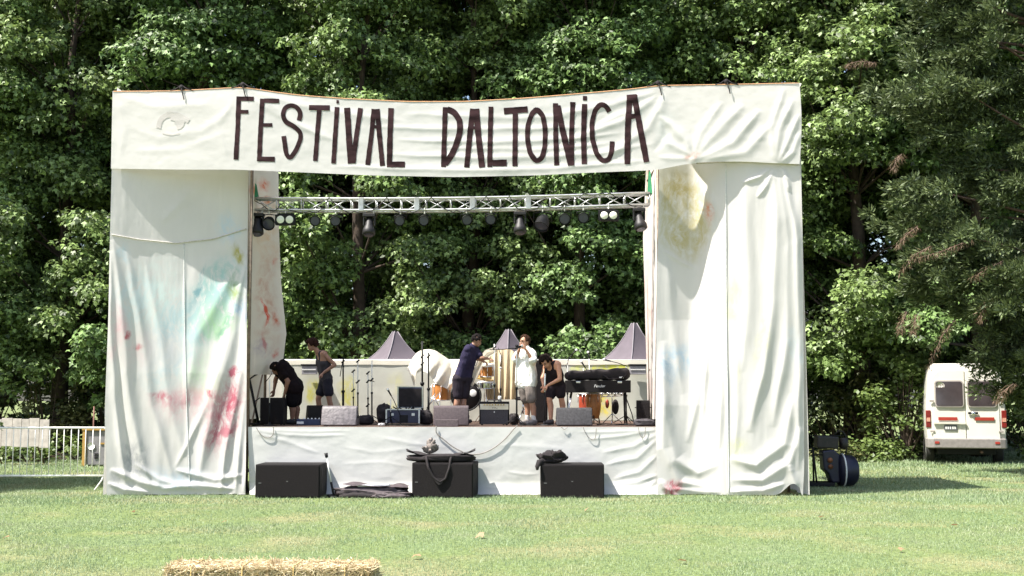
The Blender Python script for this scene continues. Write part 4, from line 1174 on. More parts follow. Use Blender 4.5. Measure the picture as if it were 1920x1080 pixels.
def soft_bag(px0, px1, pyt, Y, label, seed, m=None, d=.3, z=ZS, e=.6, name='soft_bag', cat='bag'):
    a, b = floor_pt(px0, Y), floor_pt(px1, Y); h = P(px0, pyt, Y).z - z
    o = lump(b.x - a.x, d, h, seed, .25, e).build(name, m or M['black_soft']); o.location = ((a.x + b.x) / 2, Y, z)
    MB().tube([(-.08, -.02, h * .92), (-.06, 0, h * 1.04), (.06, 0, h * 1.05), (.08, -.02, h * .92)], .012, 6).build('handle', M['black_soft'], o)
    tag(o, label, cat); return o
soft_bag(706, 735, 760, 23.8, 'rounded black drum bag beside the open flight case', 4, d=.42, e=.75)
soft_bag(671, 700, 780, 23.4, 'low black bag at the foot of the row of mic stands', 5, d=.3)
soft_bag(786, 812, 771, 23.6, 'lumpy black bag behind the mauve monitor', 6, d=.3)
soft_bag(1189, 1229, 786, 22.4, 'crumpled dark bag lying at the stage corner by the pinkish cloth', 8, mat('grey_nylon', (.04, .035, .04), .8, .4, 12, .4), .3, e=.45)
soft_bag(709, 722, 793.5, 22.3, 'small crumpled silver packet on the stage edge', 9, mat('silver_foil', (.6, .6, .6), .35, .3, 25, .5, .3), .14, e=.7, name='foil_packet', cat='packet')
soft_bag(955, 972, 777, 23.5, 'black cable bag on the floor beside the guitar amplifier', 19, d=.25)
def crate():
    Y = 23.0
    a, b = floor_pt(556, Y), floor_pt(600, Y); w = b.x - a.x; h = P(556, 786, Y).z - ZS
    t = thing('pedal_crate', 'low navy blue crate with a white label on the stage edge', 'crate', ((a.x + b.x) / 2, Y + .15, ZS))
    MB().box((0, 0, h / 2), (w, .3, h), bevel=.008).build('body', mat('navy_crate', (.02, .028, .075), .5, .3, 10), t)
    MB().box((-w * .34, -.152, h * .42), (.13, .006, h * .4)).build('white_label', M['white_print'], t)
    for k in range(5): MB().lathe([(.016, 0), (.014, .02), (0, .022)], (-.1 + k * .07, 0, h), n=8).build('knob', M['steel'], t)
crate()

# ---- microphone and lamp stands
def mic_stand(px, Y, pyt, label, r=.010, boom=None, tripod=True, base_px=None, mic=None, group='microphone stands', knobs=()):
    b = floor_pt(px if base_px is None else base_px, Y)
    t = thing('mic_stand', label, 'stand', b, 0, group)
    h = P(px, pyt, Y).z - ZS
    dx = P(px, pyt, Y).x - b.x
    top = Vector((dx, 0, h))
    s = top * .48
    MB().tube([(0, 0, .06), s], r * 1.5, 8).build('lower_tube', M['black_metal'], t)
    MB().tube([s, top], r, 8).build('upper_tube', M['black_metal'] if r > .012 else M['steel'], t)
    MB().tube([s * .97, s * 1.04], r * 2.3, 8).build('clutch', M['black_metal'], t)
    if tripod:
        for k in range(3):
            a = k * 2.094 + px
            MB().tube([(0, 0, .16), (math.cos(a) * .26, math.sin(a) * .26, .012)], .009, 6).build('leg', M['black_metal'], t)
    else:
        MB().lathe([(0, 0), (.13, 0), (.13, .012), (.03, .03), (.02, .07), (0, .07)], n=18).build('base', M['black_metal'], t)
    for kp in knobs:
        z = P(px, kp, Y).z - ZS
        MB().tube([Vector((dx - .03, -.02, z - .03)), Vector((dx + .035, -.02, z + .03))], .016, 6).build('clamp', M['black_metal'], t)
    if boom:
        q = [P(*p, Y - .02) - b for p in boom]
        MB().tube(q, .008, 6).build('boom', M['black_metal'] if mic != 'grey' else M['steel'], t)
        if mic:
            e = (q[-1] - q[-2]).normalized()
            m = MB().tube([q[-1] - e * .10, q[-1] + e * .02], [.012, .018], 8); m.build('microphone', M['black_metal'], t)
            g = MB().ball(q[-1] + e * .04, .026, 10, 8); g.build('mic_grille', M['white_print'] if mic == 'white' else M['steel'], t)
    return t
mic_stand(643.4, 25.0, 671, 'thick black stand with a folded boom beside the person in grey', .016, [(643, 676), (640, 690), (637.5, 706)], knobs=(678,))
mic_stand(662.5, 24.8, 694, 'short mic stand with two clamps in the row before the screen', .008, knobs=(696, 732))
mic_stand(671, 24.4, 677, 'grey-tubed mic stand with a cross clamp at half height', .009, knobs=(677, 716), boom=[(667, 718), (675, 712)])
mic_stand(690, 24.6, 697, 'pale thin mic stand with a clip on top', .009, knobs=(699, 715, 760))
mic_stand(697.3, 24.5, 676, 'tall mic stand ending the row by the screen', .010, knobs=(712,), boom=[(695, 713), (702, 716)])
mic_stand(791.8, 24.6, 640, 'tall thick black pole stand in front of the white cloth', .018, knobs=(682, 668))
mic_stand(803.5, 24.9, 661, 'brownish pole stand second in front of the white cloth', .015, knobs=(668,))
mic_stand(732.5, 23.1, 748, 'low boom stand with a microphone before the flight case', .009, [(752, 782), (738, 750), (729, 734)], mic='steel')
mic_stand(927, 24.2, 645, 'black boom stand spread over the drum kit', .010, [(918, 656), (945, 655), (970, 652)], mic='steel', knobs=(652,))
mic_stand(938.5, 24.5, 662, 'stand with a hanging dark microphone before the beige cloth', .009, [(934, 652), (940, 668), (939, 686)], mic='steel')
mic_stand(968.8, 22.75, 654, 'straight vocal mic stand in front of the person in white', .011, [(968.8, 654), (972, 651.5), (975, 650)], tripod=True, mic='grey')
mic_stand(505.5, 22.6, 712, 'small grey mic stand in front of the bass amplifier', .009, [(498, 716), (504, 709), (510, 700)], tripod=False)
mic_stand(1064, 24.9, 678, 'boom stand with a pale microphone pointing up behind the keyboard', .009, [(1062, 690), (1066, 672), (1078, 659)], mic='white')
mic_stand(1105, 25.2, 668, 'stand with a round white-tipped microphone behind the keyboard', .009, [(1120, 676), (1106, 674), (1103.5, 664)], mic='white')
mic_stand(1174, 24.6, 686, 'black boom stand reaching over the keyboard', .011, [(1175, 687), (1160, 681), (1136, 675)], mic='steel')
mic_stand(1094, 24.6, 690, 'short stand with a dark microphone angled over the keyboard', .008, [(1103, 697), (1097, 689), (1092, 681)], mic='steel')
def leaning_stand():
    a, b = floor_pt(485, 23.2), P(467.5, 711, 23.2)
    t = thing('folded_stand', 'black folded keyboard stand leaning on the cream cloth', 'stand', a)
    d = b - a
    MB().tube([(0, 0, .02), d], .026, 8).build('tube', M['black_metal'], t)
    MB().tube([d, P(476, 705, 23.35) - a, P(483, 701, 23.5) - a], .016, 6).build('arm', M['black_metal'], t)
    MB().tube([d * .5, d * .5 + Vector((.10, .05, .08))], .010, 6).build('bracket', M['black_metal'], t)
    MB().box((-.03, 0, .02), (.24, .09, .035), bevel=.006).build('foot', M['black_metal'], t)
leaning_stand()

# ---- electric piano on its legs with a bag on top
def piano():
    Y = 23.6
    a, b = P(1061, 736, Y), P(1183, 735, Y); w = b.x - a.x; z0 = a.z - ZS; h = P(1061, 713, Y).z - ZS - z0; d = .5
    t = thing('electric_piano', 'black electric piano on splayed chrome legs lettered in white', 'piano', ((a.x + b.x) / 2, Y + d / 2, ZS))
    c = MB().box((0, 0, z0 + h / 2), (w, d, h), bevel=.012).build('case', M['sub'], t)
    text_mesh('Fender', .075, M['white_print'], t, (.02, -d / 2 - .004, z0 + h * .52), shear=.25, name='logo_lettering')
    for x in (-w * .31, w * .33):
        MB().box((x, -d / 2 - .006, z0 + h * .84), (.085, .016, .04), bevel=.006).build('latch', M['chrome'], t)
    for sx, e in ((-1, -.12), (1, .02)):
        for sy in (-1, 1):
            x = sx * (w / 2 - (.1 if sx > 0 else .12))
            MB().tube([(x, sy * .16, z0 - .002), (x + e, sy * .2, .01)], .016, 8).build('leg', M['chrome'] if sx < 0 else M['black_metal'], t)
    MB().tube([(w / 2 - .1, -.16, z0 - .06), (w / 2 + .02, -.2, .2), (w / 2 + .06, -.22, .01)], .010, 6).build('brace', M['black_metal'], t)
    MB().lathe([(0, 0), (.03, 0), (.03, .02), (0, .02)], (w / 2 - .1, -.3, 0), n=10).build('foot', M['rubber'], t)
    g = thing('keyboard_bag', 'long soft black keyboard bag lying across the electric piano', 'bag', ((a.x + b.x) / 2, Y + d / 2, ZS + z0 + h + .003))
    def fn(u, v):
        th = v * 2 * math.pi
        x = (u - .5) * w * 1.03; k = min(1, (min(u, 1 - u) * 14)) ** .4
        hh = .088 + .035 * u + .004 * math.sin(u * 17)
        q_ = lambda s_: math.copysign(abs(s_) ** .5, s_)
        return Vector((x, q_(math.cos(th)) * .2 * k + .02, max(0.0, hh + q_(math.sin(th)) * hh * k + .006 * math.sin(u * 31 + th * 2))))
    MB().grid(fn, 60, 24).build('body', M['black_soft'], g)
    MB().tube([(.1, -.2, .1), (.2, -.235, .02), (.45, -.235, .03), (.55, -.2, .12)], .014, 6).build('strap', M['black_soft'], g)
    text_mesh('RAY', .04, M['white_print'], g, (w * .34, -.222, .06), name='white_tag_lettering').scale = (1, 1, 1)
    for o in list(g.children):
        if o.name.startswith('white_tag'): bpy.data.objects.remove(o, do_unlink=True)
    MB().box((w * .36, -.205, .05), (.09, .02, .03), bevel=.004).build('white_tag', M['white_print'], g)
piano()

# ---- percussion and drums
wood_o = mat('orange_drum_shell', (.42, .17, .045), .35, .3, 6)
red_d = mat('red_drum_shell', (.30, .05, .025), .35, .3, 6)
skin = mat('drum_skin', (.70, .66, .58), .6, .1, 8)
def conga(px, Y, pyt, r, m, label):
    b = floor_pt(px, Y); h = P(px, pyt, Y).z - ZS
    t = thing('conga_drum', label, 'drum', b, 0, 'congas under the keyboard')
    MB().lathe([(r * .72, .10), (r * .95, h * .35), (r * 1.06, h * .6), (r, h * .9), (r * .97, h)], n=20).build('shell', m, t)
    MB().lathe([(0, h + .008), (r * .9, h + .008), (r * 1.0, h)], n=20).build('head', skin, t)
    MB().tube([Vector((math.cos(q) * (r + .012), math.sin(q) * (r + .012), h - .015)) for q in np.linspace(0, 6.283, 21)], .011, 6, False).build('hoop', M['chrome'], t)
    for k in range(6):
        q = k * 1.047
        MB().tube([(math.cos(q) * (r + .014), math.sin(q) * (r + .014), h - .02), (math.cos(q) * (r + .02), math.sin(q) * (r + .02), h * .7)], .007, 5).build('lug', M['chrome'], t)
    for k in range(3):
        q = k * 2.094 + .5
        MB().tube([(math.cos(q) * r * .7, math.sin(q) * r * .7, .25), (math.cos(q) * r * 1.0, math.sin(q) * r * 1.0, .01)], .012, 6).build('leg', M['black_metal'], t)
conga(1099, 24.5, 738, .14, red_d, 'red conga drum half hidden under the keyboard')
conga(1113, 24.2, 737, .14, wood_o, 'orange conga drum under the keyboard')
def chime_tree():
    b = floor_pt(1148, 24.3)
    t = thing('percussion_stand', 'stand hung with small chrome percussion and a dark bundle', 'stand', b)
    h = P(1148, 742, 24.3).z - ZS
    MB().tube([(0, 0, .02), (0, 0, h)], .011, 8).build('pole', M['chrome'], t)
    MB().tube([(-.22, 0, h - .02), (.2, 0, h + .0)], .010, 6).build('bar', M['chrome'], t)
    for k in range(3):
        q = k * 2.09 + .4
        MB().tube([(0, 0, .2), (math.cos(q) * .22, math.sin(q) * .22, .01)], .009, 6).build('leg', M['chrome'], t)
    MB().ball((.06, -.04, h - .22), (.07, .06, .15), 12, 10).build('dark_bundle', M['black_soft'], t)
    MB().ball((-.10, -.03, h - .16), (.04, .03, .09), 10, 8).build('red_shaker', red_d, t)
    for k in range(7):
        MB().lathe([(.03, 0), (.03, .05), (0, .05)], (-.2 + k * .065, -.03, h + .01 + .02 * (k % 2)), (0, -.4, 1), 10).build('jingle', M['chrome'], t)
chime_tree()
def drum_kit():
    t = thing('drum_kit', 'orange drum kit with black bass drum half covered by cloths', 'drum kit', floor_pt(880, 25.6), 0)
    b = t.location
    c = P(874, 742, 25.4) - b; r = .30
    s = MB().lathe([(r, 0), (r, .38)], c + Vector((0, 0, 0)), (0, 1, 0), 32).build('bass_drum', wood_o, t)
    MB().lathe([(0, -.002), (r * .96, -.002), (r * .97, .01)], c, (0, 1, 0), 32).build('drum_head', M['black'], s)
    MB().tube([c + Vector((math.cos(q) * (r + .008), -.004, math.sin(q) * (r + .008))) for q in np.linspace(0, 6.283, 33)], .016, 6, False).build('hoop', M['black_metal'], s)
    MB().lathe([(0, -.010), (.06, -.010), (.075, -.004)], P(887, 737, 25.4) - b, (0, 1, 0), 20).build('white_badge', M['white_print'], s)
    def drum(px, py, Y, r, h, m, tilt=.25, nm='tom'):
        p = P(px, py, Y) - b
        ax = Vector((0, -tilt, 1)).normalized()
        o = MB().lathe([(r, -h / 2), (r, h / 2)], p, ax, 22).build(nm, m, t)
        MB().lathe([(0, h / 2 + .006), (r * .97, h / 2 + .006), (r, h / 2)], p, ax, 22).build('head', skin, o)
        for e in (-1, 1):
            u = ax.orthogonal().normalized(); w_ = ax.cross(u)
            MB().tube([p + ax * (e * (h / 2 - .008)) + (u * math.cos(q) + w_ * math.sin(q)) * (r + .008) for q in np.linspace(0, 6.283, 23)], .009, 6, False).build('rim', M['chrome'], o)
        for k in range(8):
            q = k * .785; d = u * math.cos(q) + w_ * math.sin(q)
            MB().tube([p + d * (r + .012) - ax * h * .45, p + d * (r + .012) + ax * h * .45], .006, 5).build('tension_rod', M['chrome'], o)
        return p
    drum(914, 694, 24.9, .14, .22, wood_o)
    drum(899, 697, 25.2, .13, .20, wood_o, .2)
    fl = drum(828, 735, 26.4, .20, .36, wood_o, .02, 'floor_tom')
    for q in (.4, 2.5, 4.6):
        MB().tube([(fl.x + .21 * math.cos(q), fl.y + .21 * math.sin(q), fl.z), (fl.x + .23 * math.cos(q), fl.y + .23 * math.sin(q), .01)], .008, 6).build('floor_tom_leg', M['chrome'], t)
    sn = drum(912, 722, 24.8, .17, .13, M['chrome'], .1, 'snare')
    for q in (.3, 2.4, 4.5): MB().tube([(sn.x, sn.y, sn.z - .1), (sn.x, sn.y, .25), (sn.x + .25 * math.cos(q), sn.y + .25 * math.sin(q), .01)], .010, 6).build('snare_stand', M['chrome'], t)
    brass = mat('brass_cymbal', (.55, .40, .13), .3, .2, 10, 0, .9)
    for (px, py, Y, rr, tl) in ((908, 710, 25.1, .17, .15), (853, 700, 25.9, .2, .3)):
        p = P(px, py, Y) - b
        cy = MB().lathe([(.02, .03), (.05, .012), (rr * .6, .002), (rr, -.008)], p, (.1, -tl, 1), 26).build('cymbal', brass, t)
        MB().tube([(p.x, p.y, p.z + .03), (p.x, p.y, .3)], .010, 6).build('cymbal_pole', M['chrome'], cy)
        for q in (.3, 2.4, 4.5): MB().tube([(p.x, p.y, .3), (p.x + .26 * math.cos(q), p.y + .26 * math.sin(q), .01)], .009, 6).build('stand_leg', M['chrome'], cy)
    for (p, q) in (((823, 738), (800, 765)), ((812, 742), (827, 768)), ((799, 770), (816, 738))):
        MB().tube([P(*p, 24.9) - b, P(*q, 24.9) - b], .009, 6).build('hardware_rod', M['chrome'], t)
    # bass drum spurs
    for s_ in (-1, 1): MB().tube([c + Vector((s_ * .25, .05, -.15)), Vector((c.x + s_ * .36, c.y - .02, .01))], .010, 6).build('spur', M['chrome'], t)
    st_ = thing('drum_stool', 'black drum stool base beside the bare legs of the person in white', 'stool', floor_pt(981, 23.7))
    for k in range(3):
        q = k * 2.09; MB().tube([(0, 0, .3), (math.cos(q) * .22, math.sin(q) * .22, .012)], .012, 6).build('leg', M['chrome'], st_)
    MB().tube([(0, 0, .2), (0, 0, .46)], .016, 8).build('post', M['chrome'], st_)
    MB().lathe([(0, .46), (.15, .46), (.16, .5), (.12, .53), (0, .535)], n=20).build('seat', M['black_soft'], st_)
drum_kit()

# ---- cream cloths over the drums
CC = cloth_mat('cream_sheet_cloth', (.76, .71, .60), [st(795, 690, 30, 20, 0, (.45, .55, .6), .35, 20), st(840, 705, 30, 20, 0, (.55, .6, .62), .35, 20)], .3, .2, .1)
def drum_cloths():
    tx = [490, 520, 570, 620, 680, 740, 800, 860, 900, 945]; ty = [430, 350, 285, 262, 256, 270, 310, 352, 356, 350]
    bx = [490, 528, 548, 566, 600, 650, 690, 740, 800, 870, 905, 945]; by = [438, 520, 612, 470, 452, 455, 495, 560, 590, 622, 500, 420]
    def pix(u, v):
        x = 490 + u * (945 - 490); t = smooth_ip(x, tx, ty, 10); b = smooth_ip(x, bx, by, 5)
        y = t + (b - t) * v
        return 660 + x / 4.696, 600 + y / 4.696
    sheet('draped_sheet', CC, 90, 40, pix, lambda u, v, px, py: 25.75 - .55 * np.sin(v * 1.5) * (.4 + .6 * np.sin(u * 3.1)) + .35 * np.abs(u - .45), 'cream sheet draped over the drums in a pointed hump', 'cloth', disp=lambda u, v, px, py: .06 * np.sin((px + py * .7) * .22) * v + .05 * fbm(px * .05, py * .05, 9, 3))
    TC = cloth_mat('beige_tarp_cloth', (.58, .48, .32), [], .25, .2, .15)
    def pix2(u, v):
        x = 330 + u * (606 - 330); t = smooth_ip(x, [330, 360, 400, 450, 520, 560, 606], [290, 262, 248, 262, 256, 262, 300], 8)
        return 840 + x / 4.696, 600 + (t + (700 - t) * v) / 4.696
    sheet('hanging_tarp', TC, 60, 50, pix2, lambda u, v, px, py: 25.5 - .25 * np.sin(v * 1.2) + 0 * u, 'beige canvas hanging behind the boom stands', 'cloth', disp=lambda u, v, px, py: .06 * np.sin(px * .55 + v * 2) * (.2 + v) + .03 * fbm(px * .06, py * .03, 19, 3))
    def pix3(u, v):
        cx = ip(v, [0, .25, .5, .75, 1], [420, 352, 285, 245, 208]); cy = ip(v, [0, .25, .5, .75, 1], [262, 290, 372, 470, 580])
        wx = ip(v, [0, .25, .5, .75, 1], [12, 34, 34, 36, 14]); wy = ip(v, [0, .25, .5, 1], [22, 26, 12, 5])
        return 840 + (cx + (u - .5) * 2 * wx * .8) / 4.696, 600 + (cy + (u - .5) * 2 * wy) / 4.696
    sheet('held_sheet', CC, 24, 50, pix3, lambda u, v, px, py: 24.75 - .5 * v + .25 * u, 'end of a cream sheet held in the hands of the person in navy', 'cloth', disp=lambda u, v, px, py: .05 * np.sin(u * 9 + v * 4))
drum_cloths()
def grey_boxes():
    for x0, x1, lab in ((566, 594, 'grey box panel fixed to the screen behind the person in grey'), (1181, 1211, 'grey box panel fixed to the screen beside the pinkish cloth')):
        a, b = P(x0, 702, 26.8), P(x1, 686, 26.8)
        t = thing('grey_panel', lab, 'panel', ((a.x + b.x) / 2, 26.85, a.z))
        MB().box((0, 0, (b.z - a.z) / 2), (b.x - a.x, .16, b.z - a.z), bevel=.01).build('body', mat('grey_panel_paint', (.25, .24, .26), .6, .2, 6), t)
        MB().box((0, -.09, (b.z - a.z) * .55), (b.x - a.x - .03, .012, .018)).build('groove_strip', M['steel'], t)
        MB().box((0, 0, (b.z - a.z) + .02), (b.x - a.x + .04, .2, .035), bevel=.006).build('cap', M['black_metal'], t)
grey_boxes()

# ---- cables hanging over the skirt
def cable(pts, Y, label, r=.010, m=None):
    q = [P(x, y, Y) for x, y in pts]
    sm_ = []
    n = len(q)
    for i in range(n - 1):
        p0, p1, p2, p3 = q[max(i - 1, 0)], q[i], q[i + 1], q[min(i + 2, n - 1)]
        for k in range(6):
            s = k / 6
            sm_.append(.5 * ((2 * p1) + (p2 - p0) * s + (2 * p0 - 5 * p1 + 4 * p2 - p3) * s * s + (3 * p1 - p0 - 3 * p2 + p3) * s ** 3))
    sm_.append(q[-1])
    o0 = q[0].copy()
    o = MB().tube([p - o0 for p in sm_], r, 6).build('cable', m or M['black_metal']); o.location = o0
    tag(o, label, 'cable', 'cables hanging over the stage skirt')
gc = mat('grey_cable', (.22, .20, .18), .6, .2, 10)
cable([(818, 799), (818.5, 812), (832, 824), (850, 838), (872, 849), (890, 852), (910, 848), (930, 837), (948, 822), (962, 806), (970, 798)], 21.868, 'long dark cable sagging in a loop across the stage skirt', .010, gc)
cable([(480, 801), (487, 812), (495, 819), (504, 820.5), (511, 816), (513, 806), (512, 800)], 21.868, 'thin grey cable loop over the skirt below the bass amplifier', .007, gc)
cable([(1093, 800), (1098, 812), (1106, 822), (1114, 824), (1117, 816), (1118, 803)], 21.868, 'thin pale cable loop over the skirt below the keyboard', .006, gc)
cable([(1197, 801), (1199, 812), (1204, 820), (1209, 816), (1210, 800)], 21.868, 'short pale cable loop over the skirt below the crumpled dark bag', .006, gc)
cable([(1052, 800), (1058, 805), (1064, 801)], 21.868, 'tiny cable nub peeking over the stage edge below the dark grey monitor', .006, gc)
def floor_cables():
    rnd = random.Random(8)
    for k, (x0, x1, Y) in enumerate(((720, 812, 22.4), (960, 1040, 22.6), (1120, 1190, 22.7))):
        o0 = floor_pt(x0, Y)
        pts = [Vector(((x1 - x0) / 104 * s, .10 * math.sin(s * 9 + k) + .06 * math.sin(s * 21), .012)) for s in np.linspace(0, 1, 30)]
        o = MB().tube(pts, .010, 6).build('cable', M['black_metal']); o.location = o0
        tag(o, ['cable lying on the deck before the flight case', 'cable lying on the deck before the two front players', 'cable lying on the deck under the keyboard'][k], 'cable')
floor_cables()

# ---- lamps on the truss
lens = mat('lamp_lens', (.80, .82, .72), .25, .1, 6)
def hang(px, Yoff=0.0):
    """point under the truss at photo column px"""
    x = float(W(px, 395, TR0.y)[0]) - TR0.x
    p = TRP(x, -1, -1) + TR0
    return Vector((p.x, TR0.y - .11 + Yoff, p.z - .024))
def clamp(t, drop=.06):
    m = MB().tube([(0, 0, -drop), (0, 0, -.005)], .014, 6)
    m.tube([Vector((0, .035 * math.cos(q) * 1, .024 + .035 * math.sin(q))) for q in np.linspace(-1.9, 3.6, 12)], .009, 5)
    m.build('clamp', M['steel'], t)
def par_can(px, label, s=1.0, tilt=-.6, yaw=0.0, group='round lamps hanging from the truss'):
    t = thing('par_lamp', label, 'lamp', hang(px), 0, group); clamp(t)
    ax = Vector((math.sin(yaw), -math.cos(tilt) * math.cos(yaw), math.sin(tilt))).normalized()
    c = Vector((0, 0, -.2 * s))
    MB().lathe([(0, -.11 * s), (.06 * s, -.11 * s), (.1 * s, -.03 * s), (.11 * s, .09 * s), (.12 * s, .1 * s), (.11 * s, .1 * s)], c, ax, 18).build('housing', M['black_metal'], t)
    MB().lathe([(0, .085 * s), (.10 * s, .08 * s)], c, ax, 18).build('lens', mat('dark_glass', (.05, .05, .09), .15, .2, 8), t)
    MB().tube([(-.13 * s, 0, -.2 * s), (-.13 * s, 0, -.08), (0, 0, -.06), (.13 * s, 0, -.08), (.13 * s, 0, -.2 * s)], .010, 6).build('yoke', M['black_metal'], t)
def blinder(px, label):
    t = thing('blinder_lamp', label, 'lamp', hang(px, -.02), 0, 'twin-lens lamps hanging from the truss'); clamp(t)
    MB().box((0, 0, -.17), (.38, .12, .20), bevel=.02).build('housing', M['black_metal'], t)
    MB().box((0, .0, -.055), (.3, .05, .02)).build('yoke', M['black_metal'], t)
    for s in (-1, 1):
        MB().lathe([(0, .075), (.05, .072), (.072, .06), (.078, .055)], (s * .085, 0, -.17), (0, -1, 0), 18).build('lens', lens, t)
def moving_head(px, label, lean=.3, drop=.0):
    t = thing('moving_head_lamp', label, 'lamp', hang(px), 0, 'moving head lamps hanging from the truss')
    for s in (-1, 1): MB().tube([(s * .1, 0, -.07), (s * .1, 0, .05)], .016, 6).build('clamp', M['steel'], t)
    MB().box((0, 0, -.10), (.30, .22, .08), bevel=.015).build('base', M['black'], t)
    for s in (-1, 1):
        MB().box((s * .13, 0, -.24), (.035, .12, .22), bevel=.01).build('yoke_arm', M['black'], t)
    t.scale = (.78, .78, .78)
    ax = Vector((lean, -.35, -1)).normalized(); c = Vector((0, 0, -.27))
    h = MB().lathe([(0, -.15), (.07, -.14), (.10, -.04), (.10, .08), (.15, .2), (.16, .3), (.12, .34), (0, .34)], c, ax, 18).build('head', M['black'], t)
    MB().lathe([(0, .345), (.11, .342)], c, ax, 18).build('lens', mat('dark_glass', (.05, .05, .09), .15, .2, 8), h)
moving_head(486, 'black moving head lamp at the truss end before the red-splashed cloth', .02)
par_can(507, 'round black lamp next to the moving head before the red-splashed cloth', 1.05, -.6)
blinder(538, 'twin-lens lamp with pale lenses nearest the red-splashed cloth')
lb = 'small dark round lamp hanging under the truss against the trees'
for px in (594, 631, 752, 797, 875, 921): par_can(px, lb, .85, -.3, .2 * math.sin(px))
moving_head(694, 'slim dark moving head lamp below the truss with round lamps on both sides', .0)
moving_head(975, 'grey-black moving head lamp hanging on two bright clamps', -.0)
par_can(1017, 'larger dark round lamp tilted down beside the moving head on bright clamps', 1.25, -1.0, -.3)
par_can(1058, lb, .95, -.3); par_can(1093, lb, .9, -.3)
blinder(1140, 'twin-lens lamp with yellowish lenses nearest the pinkish cloth')
moving_head(1197, 'moving head lamp at the truss end before the pinkish cloth', .12)
# ------------------------------------------------------------------ people
def oball(mb, c, axes, rad, seg=16, rings=10):
    X, Yv, Zv = axes
    vs, fs = [], []
    for i in range(rings + 1):
        th = math.pi * i / rings
        for j in range(seg):
            ph = 2 * math.pi * j / seg
            vs.append(Vector(c) + X * (rad[0] * math.sin(th) * math.cos(ph)) + Yv * (rad[1] * math.sin(th) * math.sin(ph)) + Zv * (rad[2] * math.cos(th)))
    for i in range(rings):
        for j in range(seg):
            fs.append((i * seg + j, (i + 1) * seg + j, (i + 1) * seg + (j + 1) % seg, i * seg + (j + 1) % seg))
    mb.add(vs, fs, True)
def cap(mb, p0, p1, r0, r1, n=12):
    p0, p1 = Vector(p0), Vector(p1)
    mb.tube([p0, p1], [r0, r1], n)
    mb.ball(p0, r0, n, 8); mb.ball(p1, r1, n, 8)
def chain(mb, pts, rs):
    for i in range(len(pts) - 1): cap(mb, pts[i], pts[i + 1], rs[i], rs[i + 1])
def fuse(mb, name, m, parent, vox=.009, smooth=3, ratio=.4, wrinkle=0.0):
    o = mb.build(name, m, None)
    a = o.modifiers.new('r', 'REMESH'); a.mode = 'VOXEL'; a.voxel_size = vox; a.use_smooth_shade = True
    b = o.modifiers.new('s', 'SMOOTH'); b.factor = .5; b.iterations = smooth
    if ratio < 1:
        d = o.modifiers.new('d', 'DECIMATE'); d.ratio = ratio
    bpy.context.view_layer.update()
    me = bpy.data.meshes.new_from_object(o.evaluated_get(bpy.context.evaluated_depsgraph_get()))
    o.modifiers.clear(); old = o.data; o.data = me; bpy.data.meshes.remove(old)
    if wrinkle:
        n = len(me.vertices); co = np.empty(n * 3, np.float32); no = np.empty(n * 3, np.float32)
        me.vertices.foreach_get('co', co); me.vertices.foreach_get('normal', no)
        co = co.reshape(-1, 3); no = no.reshape(-1, 3)
        w = fbm(co[:, 0] * 7 + co[:, 1] * 4, co[:, 2] * 11 + co[:, 1] * 5, 6, 3)
        co += no * (w * wrinkle)[:, None]
        me.vertices.foreach_set('co', co.astype(np.float32).ravel())
    me.polygons.foreach_set('use_smooth', np.ones(len(me.polygons), bool))
    me.name = name
    o.name = name
    if not me.materials: me.materials.append(m)
    o.parent = parent
    return o
def hand(mb, w, d, n, curl=.9, side=1, s=1.0):
    """palm and five fingers from wrist w along d, palm normal n, thumb on +/- side"""
    d = d.normalized(); n = (n - d * n.dot(d)).normalized(); t = d.cross(n).normalized() * side
    k = w + d * .085 * s
    for q in (-.026, 0, .026): cap(mb, w + t * q * .6 * s, k + t * q * s, .017 * s, .014 * s, 8)
    for i, (off, ln) in enumerate(((-.031, .055), (-.011, .068), (.011, .074), (.031, .068))):
        p = k + t * off * s
        q = p + (d * math.cos(curl * .45) + n * math.sin(curl * .45)) * ln * .55 * s
        r = q + (d * math.cos(curl * 1.3) + n * math.sin(curl * 1.3)) * ln * .5 * s
        chain(mb, [p, q, r], [.0105 * s, .0098 * s, .0085 * s])
    p = w + d * .03 * s + t * .024 * s
    q = p + (d * .6 + t * .7 + n * .3).normalized() * .045 * s
    r = q + (d * .9 + t * .1 + n * .5).normalized() * .035 * s
    chain(mb, [p, q, r], [.015 * s, .0125 * s, .0105 * s])
